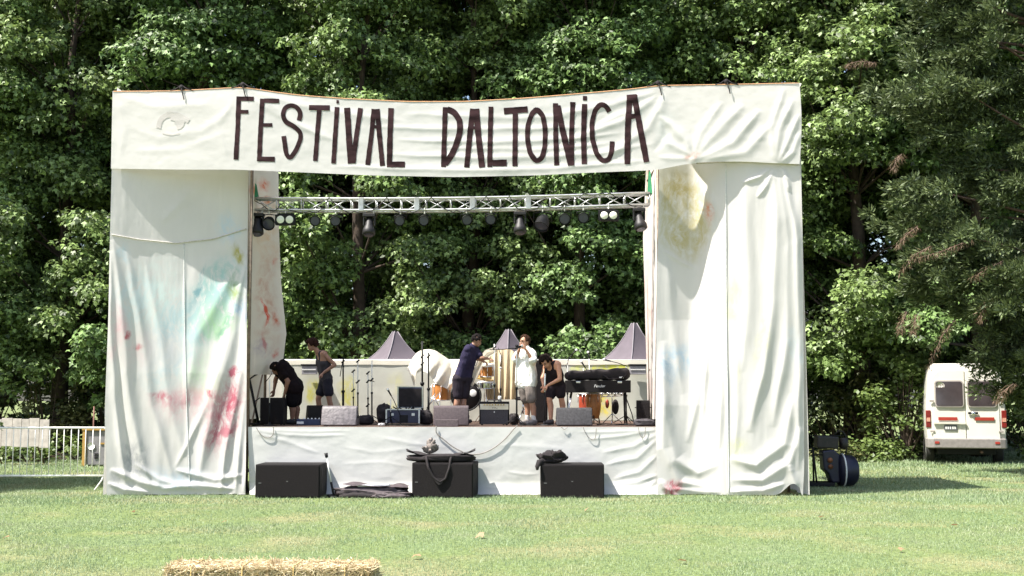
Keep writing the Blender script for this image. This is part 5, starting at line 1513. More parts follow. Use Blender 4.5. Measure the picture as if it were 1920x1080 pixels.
def person(label, Y, conv, px_base, J, face, skin_c, hair_c, top_c, short_c, shoe_c, top='tee', curly=False, head_tilt=0.0, sleeve=.55, hair_len=.0, feet_dir=None, name='person', build=1.0, short_end=.8, hands=(1, 1), socks=False, tg=None):
    base = floor_pt(px_base, Y)
    t = thing(name, label, 'person', base)
    p = {}
    for k, v in J.items():
        p[k] = P(*conv(v[0], v[1]), Y + v[2]) - base
    for s in 'LR':
        p['ankle' + s].z = .085
    f = Vector(face).normalized()
    up = Vector((0, 0, 1))
    # head frame
    neckv = (p['head'] - p['neck']).normalized()
    hu = (neckv * .5 + up * .5 - f * head_tilt).normalized()
    hf = (f - hu * f.dot(hu)).normalized(); hr = hf.cross(hu)
    if head_tilt:
        q = Matrix.Rotation(-head_tilt, 3, hr); 
        hf = q @ (f - up * f.dot(up)).normalized() if abs(head_tilt) > 0 else hf
        hu = hr.cross(hf).normalized(); hr = hf.cross(hu)
    H = p['head']
    b = MB()
    oball(b, H + hu * .02 - hf * .012, (hr, hf, hu), (.074, .094, .098))
    oball(b, H - hu * .045 + hf * .022, (hr, hf, hu), (.060, .066, .070))
    oball(b, H - hu * .088 + hf * .058, (hr, hf, hu), (.028, .026, .024))
    oball(b, H - hu * .022 + hf * .098, (hr, hf, hu), (.013, .020, .022)); oball(b, H + hu * .006 + hf * .086, (hr, hf, hu), (.009, .014, .026))
    oball(b, H + hu * .030 + hf * .078, (hr, hf, hu), (.052, .014, .012)); oball(b, H - hu * .058 + hf * .086, (hr, hf, hu), (.024, .012, .011))
    for s in (-1, 1): oball(b, H + hr * (.077 * s) - hu * .012 - hf * .008, (hr, hf, hu), (.012, .022, .034))
    cap(b, p['neck'] - (p['head'] - p['neck']).normalized() * .03, H - hu * .05 - hf * .02, .056, .052)
    g = build
    sh = (p['shL'] + p['shR']) / 2; hp = (p['hipL'] + p['hipR']) / 2
    chest = sh.lerp(hp, .32); waist = sh.lerp(hp, .68)
    tg = tg or build
    def torso(mb, e, tank=False):
        g = tg
        ax = (p['shR'] - p['shL']); axn = ax.normalized(); hw = ax.length / 2
        hx = (p['hipR'] - p['hipL']); hxn = hx.normalized()
        for k in (-1, -.5, 0, .5, 1):
            if not tank: cap(mb, sh + axn * (hw * .78 * k) + (p['neck'] - sh) * .15, chest + axn * (hw * .62 * k), .072 * g + e, .095 * g + e)
            else: cap(mb, sh.lerp(chest, .75) + axn * (hw * .5 * k), chest + axn * (hw * .62 * k), .075 * g + e, .095 * g + e)
            cap(mb, chest + axn * (hw * .62 * k), waist + hxn * (.075 * k * g), .095 * g + e, .085 * g + e)
            cap(mb, waist + hxn * (.075 * k * g), hp + hxn * (.085 * k * g), .085 * g + e, .095 * g + e)
        if tank:
            for k in (-.5, .5): cap(mb, sh.lerp(chest, .75) + axn * (hw * k), sh + axn * (hw * k * 1.1) + (p['neck'] - sh) * .35, .080 * g + e, .060 + e)
            return
        cap(mb, p['neck'], sh.lerp(chest, .3), .06 + e, .09 + e)
        for s in 'LR': cap(mb, p['neck'].lerp(sh, .5), p['sh' + s], .06 + e * .8, .058 + e)
    torso(b, 0)
    for s in 'LR':
        chain(b, [p['sh' + s], p['el' + s], p['wr' + s]], [.053 * g, .040 * g, .027])
        m_ = p['el' + s].lerp(p['wr' + s], .3); cap(b, p['el' + s], m_, .040 * g, .040 * g)
        chain(b, [p['hip' + s], p['hip' + s].lerp(p['kn' + s], .5), p['kn' + s]], [.092 * g, .078 * g, .056 * g])
        chain(b, [p['kn' + s], p['kn' + s].lerp(p['ankle' + s], .32) + Vector(feet_dir or f) * -.022, p['ankle' + s]], [.055 * g, .058 * g, .036])
        wd = (p['wr' + s] - p['el' + s]).normalized()
        wd = (wd + Vector((0, 0, -.15))).normalized()
        nrm = Vector((0, .3, -1)) if abs(wd.z) < .7 else Vector((-f.x * -1, 0, 0)) + Vector((0, .4, 0))
        hand(b, p['wr' + s] + wd * .015, wd, nrm, .9 * hands[0], 1 if s == 'L' else -1)
    fd = Vector(feet_dir or (f.x, f.y, 0)); fd.z = 0; fd.normalize()
    for s in 'LR':
        a = p['ankle' + s]; cap(b, a, Vector((a.x, a.y, .05)) + fd * .08, .036, .034); cap(b, Vector((a.x, a.y, .045)) + fd * .06, Vector((a.x, a.y, .035)) + fd * .15, .034, .028)
    sk = mat('skin_%d' % int(skin_c[0] * 1000), skin_c, .55, .12, 12)
    body = fuse(b, 'body', sk, t, .0078, 2, .5)
    # eyes, brows, mouth
    dk = mat('eye_dark', (.02, .013, .010), .4, .1, 8)
    for s in (-1, 1):
        e = MB(); oball(e, H + hr * (.032 * s) + hu * .012 + hf * .082, (hr, hf, hu), (.012, .007, .007), 8, 6); e.build('eye', dk, body)
        e = MB(); oball(e, H + hr * (.033 * s) + hu * .034 + hf * .090, (hr, hf, hu), (.022, .006, .005), 8, 6); e.build('eyebrow', dk, body)
    e = MB(); oball(e, H - hu * .058 + hf * .097, (hr, hf, hu), (.022, .005, .006), 8, 6); e.build('mouth', mat('lip', (.25, .08, .06), .5, .1, 8), body)
    # hair
    h = MB(); rnd = random.Random(int(px_base))
    def inhair(th, ph):
        return hu * math.cos(th) + (hf * math.cos(ph) + hr * math.sin(ph)) * math.sin(th)
    for k in range(260 if curly else 170):
        v = inhair(math.acos(rnd.uniform(-.55 - hair_len, 1)), rnd.uniform(0, 6.283))
        if v.dot(hf) > .45 and v.dot(hu) < .62: continue
        if v.dot(hu) < -.1 and v.dot(hf) > -.1: continue
        c = H + hu * .022 - hf * .012 + Vector(hr) * (v.dot(hr) * .072) + hf * (v.dot(hf) * .092) + hu * (v.dot(hu) * .098)
        r = rnd.uniform(.020, .036) if curly else rnd.uniform(.018, .026)
        oball(h, c + v * (.022 if curly else .006) * rnd.uniform(.3, 1.3), (hr, hf, hu), (r, r, r), 8, 6)
    fuse(h, 'hair', mat('hair_%d' % int(hair_c[0] * 1000), [q * .6 for q in hair_c], .9, .35, 50, .4, spec=.15), t, .008, 1, .6)
    # top
    c = MB(); torso(c, .014, top == 'tank')
    up_ = hp
    if top == 'tee':
        for s in 'LR': cap(c, p['sh' + s], p['sh' + s].lerp(p['el' + s], sleeve), .068 * g, .066 * g + .008)
    ext = .10 if top != 'oversize' else .12
    if top == 'oversize':
        for s in 'LR':
            cap(c, p['sh' + s], p['sh' + s].lerp(p['el' + s], .85), .078 * g, .085 * g)
        hx = (p['hipR'] - p['hipL']).normalized()
        for k in (-1, 0, 1): cap(c, chest + hx * .08 * k, hp + hx * (.10 * k) + Vector((0, 0, -.02)), .125 * g, .135 * g)
    fuse(c, 'tank_top' if top == 'tank' else 'shirt', mat('top_%d_%d' % (int(px_base), int(Y * 10)), top_c, .95, .18, 9, .3, spec=.12), t, .011, 3, .5, .02)
    # shorts
    c = MB()
    hx = (p['hipR'] - p['hipL']).normalized()
    for k in (-1, -.3, .3, 1): cap(c, waist.lerp(hp, .55) + hx * .075 * k, hp + hx * .07 * k, .100 * tg, .112 * tg)
    for s in 'LR': chain(c, [p['hip' + s], p['hip' + s].lerp(p['kn' + s], short_end)], [.112 * (g + tg) / 2, .098 * (g + tg) / 2])
    fuse(c, 'shorts', mat('shorts_%d_%d' % (int(px_base), int(Y * 10)), short_c, .95, .2, 9, .3, spec=.12), t, .011, 3, .5, .018)
    for s in 'LR':
        c = MB(); a = p['ankle' + s]
        cap(c, Vector((a.x, a.y, .075)) - fd * .02, Vector((a.x, a.y, .055)) + fd * .09, .050, .045)
        cap(c, Vector((a.x, a.y, .048)) - fd * .03, Vector((a.x, a.y, .045)) + fd * .16, .045, .040)
        o = fuse(c, 'shoe', mat('shoe_%d' % int(shoe_c[0] * 1000), shoe_c, .7, .3, 20), t, .011, 2, .6)
        if socks:
            c = MB(); cap(c, a, a + (p['kn' + s] - a) * .22, .043, .046); fuse(c, 'sock', mat('sock_white', (.6, .58, .55), .9, .1, 9), t, .01, 1, .6)
    return t
TAN, BRN = (.30, .155, .095), (.24, .115, .07)
person('person in black bending down over the bass amplifier', 23.55, Z4, 548, {
    'head': (368, 430, -.05), 'neck': (410, 402, -.02), 'shL': (418, 425, -.19), 'shR': (425, 405, .19), 'hipL': (525, 600, -.10), 'hipR': (535, 590, .10),
    'elL': (468, 545, -.26), 'wrL': (438, 655, -.22), 'elR': (362, 520, .2), 'wrR': (348, 610, .12), 'knL': (500, 745, -.12), 'ankleL': (505, 880, -.1), 'knR': (535, 740, .12), 'ankleR': (545, 880, .12)},
    (-1, -.1, -.5), BRN, (.02, .012, .010), (.010, .006, .007), (.008, .006, .007), (.02, .018, .018), 'tee', head_tilt=.9, sleeve=.6, build=1.12, tg=1.55, feet_dir=(-1, -.3, 0))
person('person in a grey tank top and shorts looking down at their hands', 25.4, Z4, 606, {
    'head': (683, 222, 0), 'neck': (730, 280, .0), 'shL': (795, 305, -.17), 'shR': (745, 300, .17), 'hipL': (815, 540, -.10), 'hipR': (795, 545, .10),
    'elL': (882, 395, -.24), 'wrL': (785, 462, -.28), 'elR': (735, 400, .22), 'wrR': (765, 478, .0), 'knL': (833, 700, -.13), 'ankleL': (838, 880, -.13), 'knR': (735, 695, .05), 'ankleR': (728, 880, .08)},
    (-.95, -.25, -.3), (.33, .17, .11), (.045, .018, .012), (.055, .05, .056), (.03, .028, .038), (.03, .028, .03), 'tank', True, head_tilt=.45, hair_len=.1, build=.98, tg=1.15, feet_dir=(-1, -.4, 0), short_end=.62)
person('person in a navy tee shirt seen from behind holding a sheet', 24.3, Z5, 872, {
    'head': (1098, 182, .02), 'neck': (1062, 232, .0), 'shL': (1012, 262, -.13), 'shR': (1088, 268, .12), 'hipL': (935, 515, -.06), 'hipR': (1010, 515, .06),
    'elL': (1085, 335, .16), 'wrL': (1150, 358, .28), 'elR': (1138, 335, .02), 'wrR': (1195, 340, .06), 'knL': (930, 680, -.04), 'ankleL': (925, 870, -.02), 'knR': (985, 680, .06), 'ankleR': (990, 870, .06)},
    (.85, .45, -.25), (.32, .17, .11), (.016, .012, .012), (.030, .026, .055), (.032, .026, .034), (.03, .028, .03), 'tee', head_tilt=.3, sleeve=.65, build=1.06, feet_dir=(.7, .7, 0), short_end=.88)
person('person in an oversized white tee shirt singing at a microphone', 23.15, Z6, 988, {
    'head': (676, 192, 0), 'neck': (692, 256, .0), 'shL': (742, 292, -.12), 'shR': (628, 292, .08), 'hipL': (722, 545, -.05), 'hipR': (655, 545, .05),
    'elL': (748, 362, -.22), 'wrL': (692, 268, -.26), 'elR': (592, 350, -.05), 'wrR': (628, 262, -.18), 'knL': (735, 720, -.12), 'ankleL': (757, 880, -.10), 'knR': (690, 720, .08), 'ankleR': (700, 880, .10)},
    (-.8, -.6, 0), (.36, .19, .12), (.06, .028, .016), (.72, .71, .66), (.17, .145, .13), (.20, .18, .17), 'oversize', build=1.0, feet_dir=(-.8, -.6, 0), short_end=.85, socks=True)
person('person with curly hair and black tank top bent over a mic clip', 22.95, Z6, 1036, {
    'head': (862, 372, -.10), 'neck': (905, 372, -.04), 'shL': (972, 392, -.16), 'shR': (858, 425, .10), 'hipL': (988, 585, .02), 'hipR': (920, 590, .10),
    'elL': (985, 520, -.24), 'wrL': (885, 572, -.26), 'elR': (832, 510, -.02), 'wrR': (840, 575, -.16), 'knL': (998, 690, .02), 'ankleL': (1012, 870, .08), 'knR': (893, 700, .02), 'ankleR': (905, 880, -.02)},
    (-.6, -.7, -.5), (.42, .20, .12), (.022, .012, .010), (.016, .011, .013), (.020, .014, .018), (.06, .055, .06), 'tank', True, head_tilt=.75, build=1.0, feet_dir=(-.7, -.7, 0), short_end=.62)
# handheld things
def handheld():
    q = P(*Z6(632, 240), 22.92)
    o = MB(); o.tube([(0, 0, 0), (-.05, -.02, .015), (-.09, -.03, .022)], [.014, .017, .022], 10); o.ball((-.11, -.035, .026), .027, 10, 8)
    w = o.build('microphone', M['black_metal']); w.location = q + Vector((.05, 0, 0)); tag(w, 'dark microphone held at the mouth of the person in white', 'microphone')
    q = P(*Z6(853, 520), 22.72)
    t = thing('mic_clip_stand', 'slim dark mic stand gripped by the person with curly hair', 'stand', Vector((q.x, 22.72, ZS)))
    top = P(*Z6(855, 470), 22.72); bot = P(*Z6(850, 635), 22.72)
    MB().tube([top - t.location, bot - t.location], .015, 8).build('grip', M['steel'], t)
    MB().tube([bot - t.location, (0, 0, .02)], .010, 8).build('pole', M['black_metal'], t)
    MB().tube([top - t.location, top - t.location + Vector((.01, 0, .10))], [.016, .024], 8).build('clip', M['black_metal'], t)
    MB().lathe([(0, 0), (.12, 0), (.12, .012), (.02, .03), (0, .03)], n=16).build('base', M['black_metal'], t)
handheld()
# ------------------------------------------------------------------ things round the stage
# ---- gazebo tents behind the stage
def gazebo(px, pyt, Y, label, rz=.0):
    tip = P(px, pyt, Y)
    t = thing('gazebo_tent', label, 'tent', (tip.x, Y, 0), rz, 'grey gazebo tents behind the stage')
    fab = _mats.get('tent_fabric') or mat('tent_fabric', (.105, .088, .105), .8, .12, 3, .15, 0, 20)
    H = tip.z; E = 2.42; half = 1.5
    def roof(k):
        a0 = k * math.pi / 2 + math.pi / 4
        c0 = Vector((math.cos(a0), math.sin(a0), 0)) * half * 1.414; c1 = Vector((math.cos(a0 + math.pi / 2), math.sin(a0 + math.pi / 2), 0)) * half * 1.414
        def fn(u, v):
            e = c0.lerp(c1, u) * (v * .97 + .03)
            s = (1 - v)
            z = E + (H - E) * (s ** 3.5) - .05 * math.sin(u * math.pi) * v * s * 3
            return Vector((e.x, e.y, z))
        return fn
    for k in range(4):
        MB().grid(roof(k), 8, 18).build('roof_panel', fab, t)
        a0 = k * math.pi / 2 + math.pi / 4
        c0 = Vector((math.cos(a0), math.sin(a0), 0)) * half * 1.414; c1 = Vector((math.cos(a0 + math.pi / 2), math.sin(a0 + math.pi / 2), 0)) * half * 1.414
        MB().grid(lambda u, v: c0.lerp(c1, u) + Vector((0, 0, E - .24 * v - .01)) + c0.lerp(c1, u) * (.006 + .004 * math.sin(u * 30)), 24, 2).build('valance', fab, t)
        MB().tube([c0 * .985, c0 * .985 + Vector((0, 0, E))], .025, 8).build('leg', M['steel'], t)
        rs = MB(); rs.tube([roof(k)(0, v) + Vector((0, 0, .006)) for v in np.linspace(0, 1, 16)], .012, 5); rs.build('seam', mat('tent_seam', (.22, .2, .22), .8, .1, 9), t)
    MB().lathe([(.02, -.05), (.03, 0), (0, .04)], (0, 0, H), n=8).build('finial', M['black_metal'], t)
gazebo(741, 622, 31.2, 'grey peaked gazebo roof showing beside the cream hump of cloth', .62)
gazebo(953.5, 618, 32.5, 'narrow grey gazebo peak showing behind the person in white', .75)
gazebo(1189, 606, 31.0, 'large grey gazebo peak showing beside the pinkish cloth', .60)

# ---- white van
def van():
    Yv = GY(872)
    a, b = P(1737, 800, Yv), P(1892, 800, Yv)
    w = 1.93; L = 5.3; H = 2.58
    rz = R(-15)
    t = thing('white_van', 'white high-roofed van seen from behind with tinted rear windows', 'van', (P(1814, 870, Yv).x, Yv, 0), rz)
    white = mat('van_paint', (.60, .58, .52), .35, .06, 2, 0, 0, None, .5)
    zb = .42
    def sec(h):      # half width of the body at height h
        return .5 * w * float(np.interp(h, [zb, .75, 1.1, 1.5, 2.0, 2.3, 2.48, H], [.95, .985, 1.0, .99, .95, .91, .86, .76]))
    zs = [zb, .6, .75, .95, 1.1, 1.3, 1.5, 1.75, 2.0, 2.15, 2.3, 2.42, 2.5, 2.555, H]
    ys = [0, .05, .2, .6, 1.6, 2.6, 3.5, 4.1, 4.55, 5.0, L]
    def shape(y, z):
        top = float(np.interp(y, [0, .1, 3.4, 4.0, 4.5, L], [H - .02, H, H, 2.3, 1.5, 1.15])); bt = zb
        k = (z - zb) / (H - zb); zz = bt + (top - bt) * k
        ww = sec(zz if y < 3.5 else zb + (H - zb) * k) * float(np.interp(y, [0, .06, .4, 4.2, L], [.965, .995, 1, .97, .8]))
        yb = y + .10 * max(0, (zz - 1.3) / 1.3) ** 1.5 * (y < .3)
        return ww, yb, zz
    vs, fs = [], []
    n = len(zs)
    for y in ys:
        ring = []
        for z in zs: ww, yy, zz = shape(y, z); ring.append((-ww, yy, zz))
        for z in reversed(zs): ww, yy, zz = shape(y, z); ring.append((ww, yy, zz))
        vs += ring
    m = 2 * n
    for i in range(len(ys) - 1):
        for j in range(m):
            fs.append((i * m + j, i * m + (j + 1) % m, (i + 1) * m + (j + 1) % m, (i + 1) * m + j))
    # rear and front skins as strips
    for base, in ((0,), ((len(ys) - 1) * m,)):
        for j in range(n - 1): fs.append((base + j, base + j + 1, base + m - 2 - j, base + m - 1 - j))
    body = MB().add(vs, fs, True).build('body', white, t)
    md = body.modifiers.new('bv', 'BEVEL'); md.width = .03; md.segments = 2; md.limit_method = 'ANGLE'; md.angle_limit = R(50)
    yr = lambda z: .10 * max(0, (z - 1.3) / 1.3) ** 1.5 - .012
    glass = mat('tinted_glass', (.05, .04, .042), .12, .25, 3, 0, 0, None, .6)
    seal = mat('window_seal', (.30, .27, .25), .6, .1, 8)
    gap = mat('panel_gap', (.05, .045, .04), .8, .1, 8)
    def rrect(x0, x1, z0, z1, r=.06, k=4):
        pts = []
        for cx, cz, a0 in ((x1 - r, z1 - r, 0), (x0 + r, z1 - r, 90), (x0 + r, z0 + r, 180), (x1 - r, z0 + r, 270)):
            for i in range(k + 1):
                a = R(a0 + 90 * i / k); pts.append((cx + r * math.cos(a), cz + r * math.sin(a)))
        return pts
    slope = lambda x, z, h: Vector((x, yr(z) - h, z))
    for s, dn in ((-1, 'rear_door'), (1, 'rear_door')):
        xa, xb = (-.80, -.008) if s < 0 else (.008, .80)
        ztop = 2.40
        poly = [(xa, .66), (xb, .66), (xb, ztop), (xb + (-.16 if s > 0 else 0), ztop), (xa + (.16 if s < 0 else 0), ztop), (xa, 2.2)] if s < 0 else [(xa, .66), (xb, .66), (xb, 2.2), (xb - .16, ztop), (xa, ztop)]
        if s < 0: poly = [(xa, .66), (xb, .66), (xb, ztop), (xa + .16, ztop), (xa, 2.2)]
        d = MB().prism(poly, 0, .03, slope).build(dn, white, t)
        md = d.modifiers.new('bv', 'BEVEL'); md.width = .012; md.segments = 2
        wx = (xa + .09, xb - .06) if s < 0 else (xa + .06, xb - .09)
        MB().prism(rrect(wx[0] - .03, wx[1] + .03, 1.46, 2.14, .08), .028, .045, slope).build('window_frame', seal, d)
        MB().prism(rrect(wx[0], wx[1], 1.49, 2.11, .06), .040, .052, slope).build('window', glass, d)
        MB().box((xa + .36 if s < 0 else xb - .36, -.045, 1.165), (.46, .014, .085), bevel=.004).build('red_reflector', mat('red_reflector', (.30, .028, .018), .45, .1, 8), d)
        for z in (.85, 1.62):
            MB().box(((xa - .02) if s < 0 else (xb + .02), -.045, z), (.11, .035, .05), bevel=.01).build('hinge', seal, d)
    MB().prism([(-.46, 0), (.46, 0), (.46, .03), (-.46, .03)], 0, .05, lambda x, z, h: Vector((x * .85 - .40, -.045 - h, 1.05 + z))).build('plate_ledge', white, t)
    pl = MB().box((-.38, -.055, .94), (.31, .012, .14), bevel=.004).build('number_plate', mat('plate_dark', (.10, .10, .11), .5, .2, 9), t)
    text_mesh('RLM 982', .066, M['white_print'], pl, (-.38, -.0635, .925), name='plate_lettering').scale = (1, 1, 1)
    for o in list(pl.children): bpy.data.objects.remove(o, do_unlink=True)
    for k, xx in enumerate((-.49, -.44, -.385, -.325, -.275)):
        MB().box((xx, -.0625, .935), (.03, .004, .06)).build('plate_mark', M['white_print'], pl)
    MB().box((.17, -.05, 1.31), (.24, .03, .055), bevel=.012).build('door_handle', M['black_metal'], t)
    MB().lathe([(0, .0), (.05, .0), (.05, .02), (0, .025)], (.17, -.055, 1.30), (0, -1, 0), 14).build('emblem_star', M['chrome'], t)
    for s in (-1, 1):
        MB().box((s * .905, .03, 1.16), (.12, .10, .44), bevel=.02).build('tail_light', mat('tail_red', (.17, .014, .012), .3, .25, 12), t)
        MB().box((s * .907, -.025, 1.14), (.09, .012, .10), bevel=.005).build('tail_light_lens', mat('tail_orange', (.55, .28, .2), .25, .15, 12), t)
        MB().box((s * .72, -.115, .565), (.11, .02, .06), bevel=.006).build('bumper_reflector', mat('red_reflector', (.30, .028, .018), .45), t)
    bp_ = MB().prism([(-.99, .25), (-.93, -.06), (-.80, -.11), (.80, -.11), (.93, -.06), (.99, .25)], .42, .67, lambda x, y, h: Vector((x, y, h))).build('bumper', mat('bumper_grey', (.22, .20, .19), .7, .15, 10), t)
    md = bp_.modifiers.new('bv', 'BEVEL'); md.width = .025; md.segments = 2
    # speed sticker on the rear window
    st_ = MB().lathe([(0, .0), (.105, .0), (.105, .003)], (-.60, yr(2.0) - .053, 2.0), (0, -1, 0), 24).build('speed_sticker', mat('sticker_white', (.66, .63, .58), .6, .1, 10), t)
    text_mesh('110', .125, mat('sticker_print', (.12, .08, .07), .6, .1, 9), st_, (-.60, yr(2.0) - .0575, 1.995), name='sticker_number')
    for y in (.95, 4.3):
        for s in (-1, 1):
            c = Vector((s * .84, y, .33))
            wh = MB().lathe([(.20, -.10), (.31, -.11), (.33, -.08), (.33, .08), (.31, .11), (.20, .10)], c, (1, 0, 0), 26).build('wheel', M['rubber'], t)
            MB().lathe([(0, .06 * s), (.12, .08 * s), (.20, .09 * s), (.205, .02 * s)], c, (1, 0, 0), 20).build('rim', M['steel'], wh)
            MB().lathe([(.36, -.12), (.40, -.13)], c + Vector((0, 0, 0)), (1, 0, 0), 22).build('arch_lip', gap, t)
    MB().box((0, 2.4, .34), (1.4, 4.4, .18), bevel=.03).build('underbody', M['black_metal'], t)
    MB().tube([(.35, -.02, .33), (.35, .5, .33)], .035, 10).build('exhaust', M['wood_dark'], t)
    for s in (-1, 1):
        MB().tube([(s * .93, 3.75, 1.45), (s * 1.10, 3.7, 1.48)], .02, 6).build('mirror_arm', M['black_metal'], t)
        mr = MB().box((s * 1.16, 3.66, 1.50), (.19, .09, .34), bevel=.03).build('side_mirror', M['black_metal'], t)
        MB().box((s * 1.16, 3.61, 1.50), (.15, .01, .29), bevel=.004).build('mirror_glass', mat('mirror_glass', (.55, .62, .75), .08, .05, 5, 0, .6), mr)
        MB().box((s * (sec(1.6) + .002), 2.6, 1.75), (.012, 1.2, .5), bevel=.004).build('side_window', glass, t)
        MB().tube([(s * .62, .35, H - .01), (s * .62, 3.2, H + .0)], .012, 5).build('roof_gutter', white, t)
    MB().box((0, 4.05, 1.85), (1.5, .02, .6), (R(-52), 0, 0), .01).build('windscreen', glass, t)
van()

# ---- drum fan on a cart, right of the tower
def fan():
    Yf = GY(912)
    b = P(1545, 912, Yf)
    t = thing('drum_fan', 'dark blue barrel fan tipped on a black machine cart beside the tower', 'fan', (b.x, Yf, 0))
    S = FPX / Yf
    q = lambda px, py, dy=0.0: P(px, py, Yf + dy) - t.location
    navy = mat('navy_plastic', (.009, .009, .026), .45, .3, 8)
    oil = mat('oily_machine', (.016, .011, .010), .5, .6, 12, .4)
    MB().box((-.15, .05, .05), (.62, .55, .07), bevel=.01).build('pallet', M['black_metal'], t)
    c = q(1585, 884); r = .30
    MB().lathe([(0, -.17), (r * .8, -.17), (r, -.12), (r * 1.03, 0), (r * .98, .13), (r * .85, .18), (0, .18)], Vector((c.x, 0, .31)), (1, .15, 0), 28).build('drum', navy, t)
    MB().tube([Vector((c.x - .06, 0, .31)) + Vector((0, math.cos(a) * (r + .016), math.sin(a) * (r + .016))) for a in np.linspace(0, 6.283, 29)], .016, 6, False).build('band', M['steel'], t)
    mc = MB()
    pts = [(1538, 845), (1560, 842), (1570, 852), (1572, 905), (1556, 905), (1549, 886), (1541, 880)]
    pr = MB().prism([(q(*p).x, q(*p).z) for p in pts], -.16, .16, lambda x, z, h: Vector((x, h, max(z, .08)))).build('housing', navy, t)
    md = pr.modifiers.new('bv', 'BEVEL'); md.width = .03; md.segments = 2
    MB().box(q(1549, 829) , (.42, .30, .24), (0, .05, 0), .03).build('motor_block', oil, t)
    MB().lathe([(.05, 0), (.09, .04), (.09, .2), (.05, .22)], q(1582, 842), (0, 0, 1), 14).build('cylinder', oil, t)
    MB().tube([q(1520, 817), q(1583, 817)], .012, 6).build('frame_bar', M['black_metal'], t)
    for dy in (-.12, .14):
        MB().tube([q(1524, 838, dy), Vector((q(1529, 905).x, dy, .03))], .018, 6).build('frame_post', M['black_metal'], t)
    MB().tube([q(1526, 853, -.12), q(1545, 853, -.12)], .012, 6).build('frame_bar', M['black_metal'], t)
    MB().tube([q(1566, 814), q(1572, 808), q(1580, 809), q(1586, 818), q(1588, 840), q(1584, 858)], .014, 6).build('hose', M['rubber'], t)
    MB().ball(q(1584, 836), (.035, .035, .06), 10, 8).build('red_knob', mat('red_cap', (.25, .02, .02), .5, .2, 9), t)
    for p, r_ in (((1552, 862), .05), ((1553, 874), .045)):
        MB().lathe([(r_, -.17), (r_ * 1.05, -.19), (0, -.2)], Vector((q(*p).x, 0, q(*p).z)), (0, 1, 0), 12).build('cap_bolt', mat('rust_brass', (.22, .09, .04), .5, .3, 9, 0, .4), t)
fan()

# ---- crowd barrier and what stands behind it
def barrier(px1, label, dx=0.0, Y=None, rz=0.0):
    Yb = Y or 23.05
    xr = P(px1, 900, Yb).x
    L = 2.3
    t = thing('crowd_barrier', label, 'barrier', (xr - L / 2, Yb, 0), rz, 'steel crowd barriers')
    zt = P(100, 802, Yb).z; zb = P(100, 892, Yb).z
    r = .019
    MB().tube([(-L / 2, 0, zb), (-L / 2, 0, zt - .06), (-L / 2 + .06, 0, zt), (L / 2 - .06, 0, zt), (L / 2, 0, zt - .06), (L / 2, 0, zb)], r, 8).build('frame', M['steel'], t)
    MB().tube([(-L / 2, 0, zb), (L / 2, 0, zb)], r, 8).build('bottom_rail', M['steel'], t)
    n = 17
    for i in range(1, n):
        x = -L / 2 + L * i / n
        MB().tube([(x, 0, zb), (x, 0, zt)], .0085, 6).build('bar', M['steel'], t)
    for s in (-1, 1):
        x = s * (L / 2 - .06)
        MB().tube([(x, 0, zb), (x - .02, 0, zb - .08), (x - .1 * s * 0 - .06, -.28, .012)], .014, 6).build('foot', M['steel'], t)
        MB().tube([(x, 0, zb), (x, .26, .012)], .014, 6).build('foot', M['steel'], t)
    return t
barrier(199, 'steel crowd barrier standing against the tower with the pink smears')
barrier(-16, 'steel crowd barrier hooked to the one against the tower')
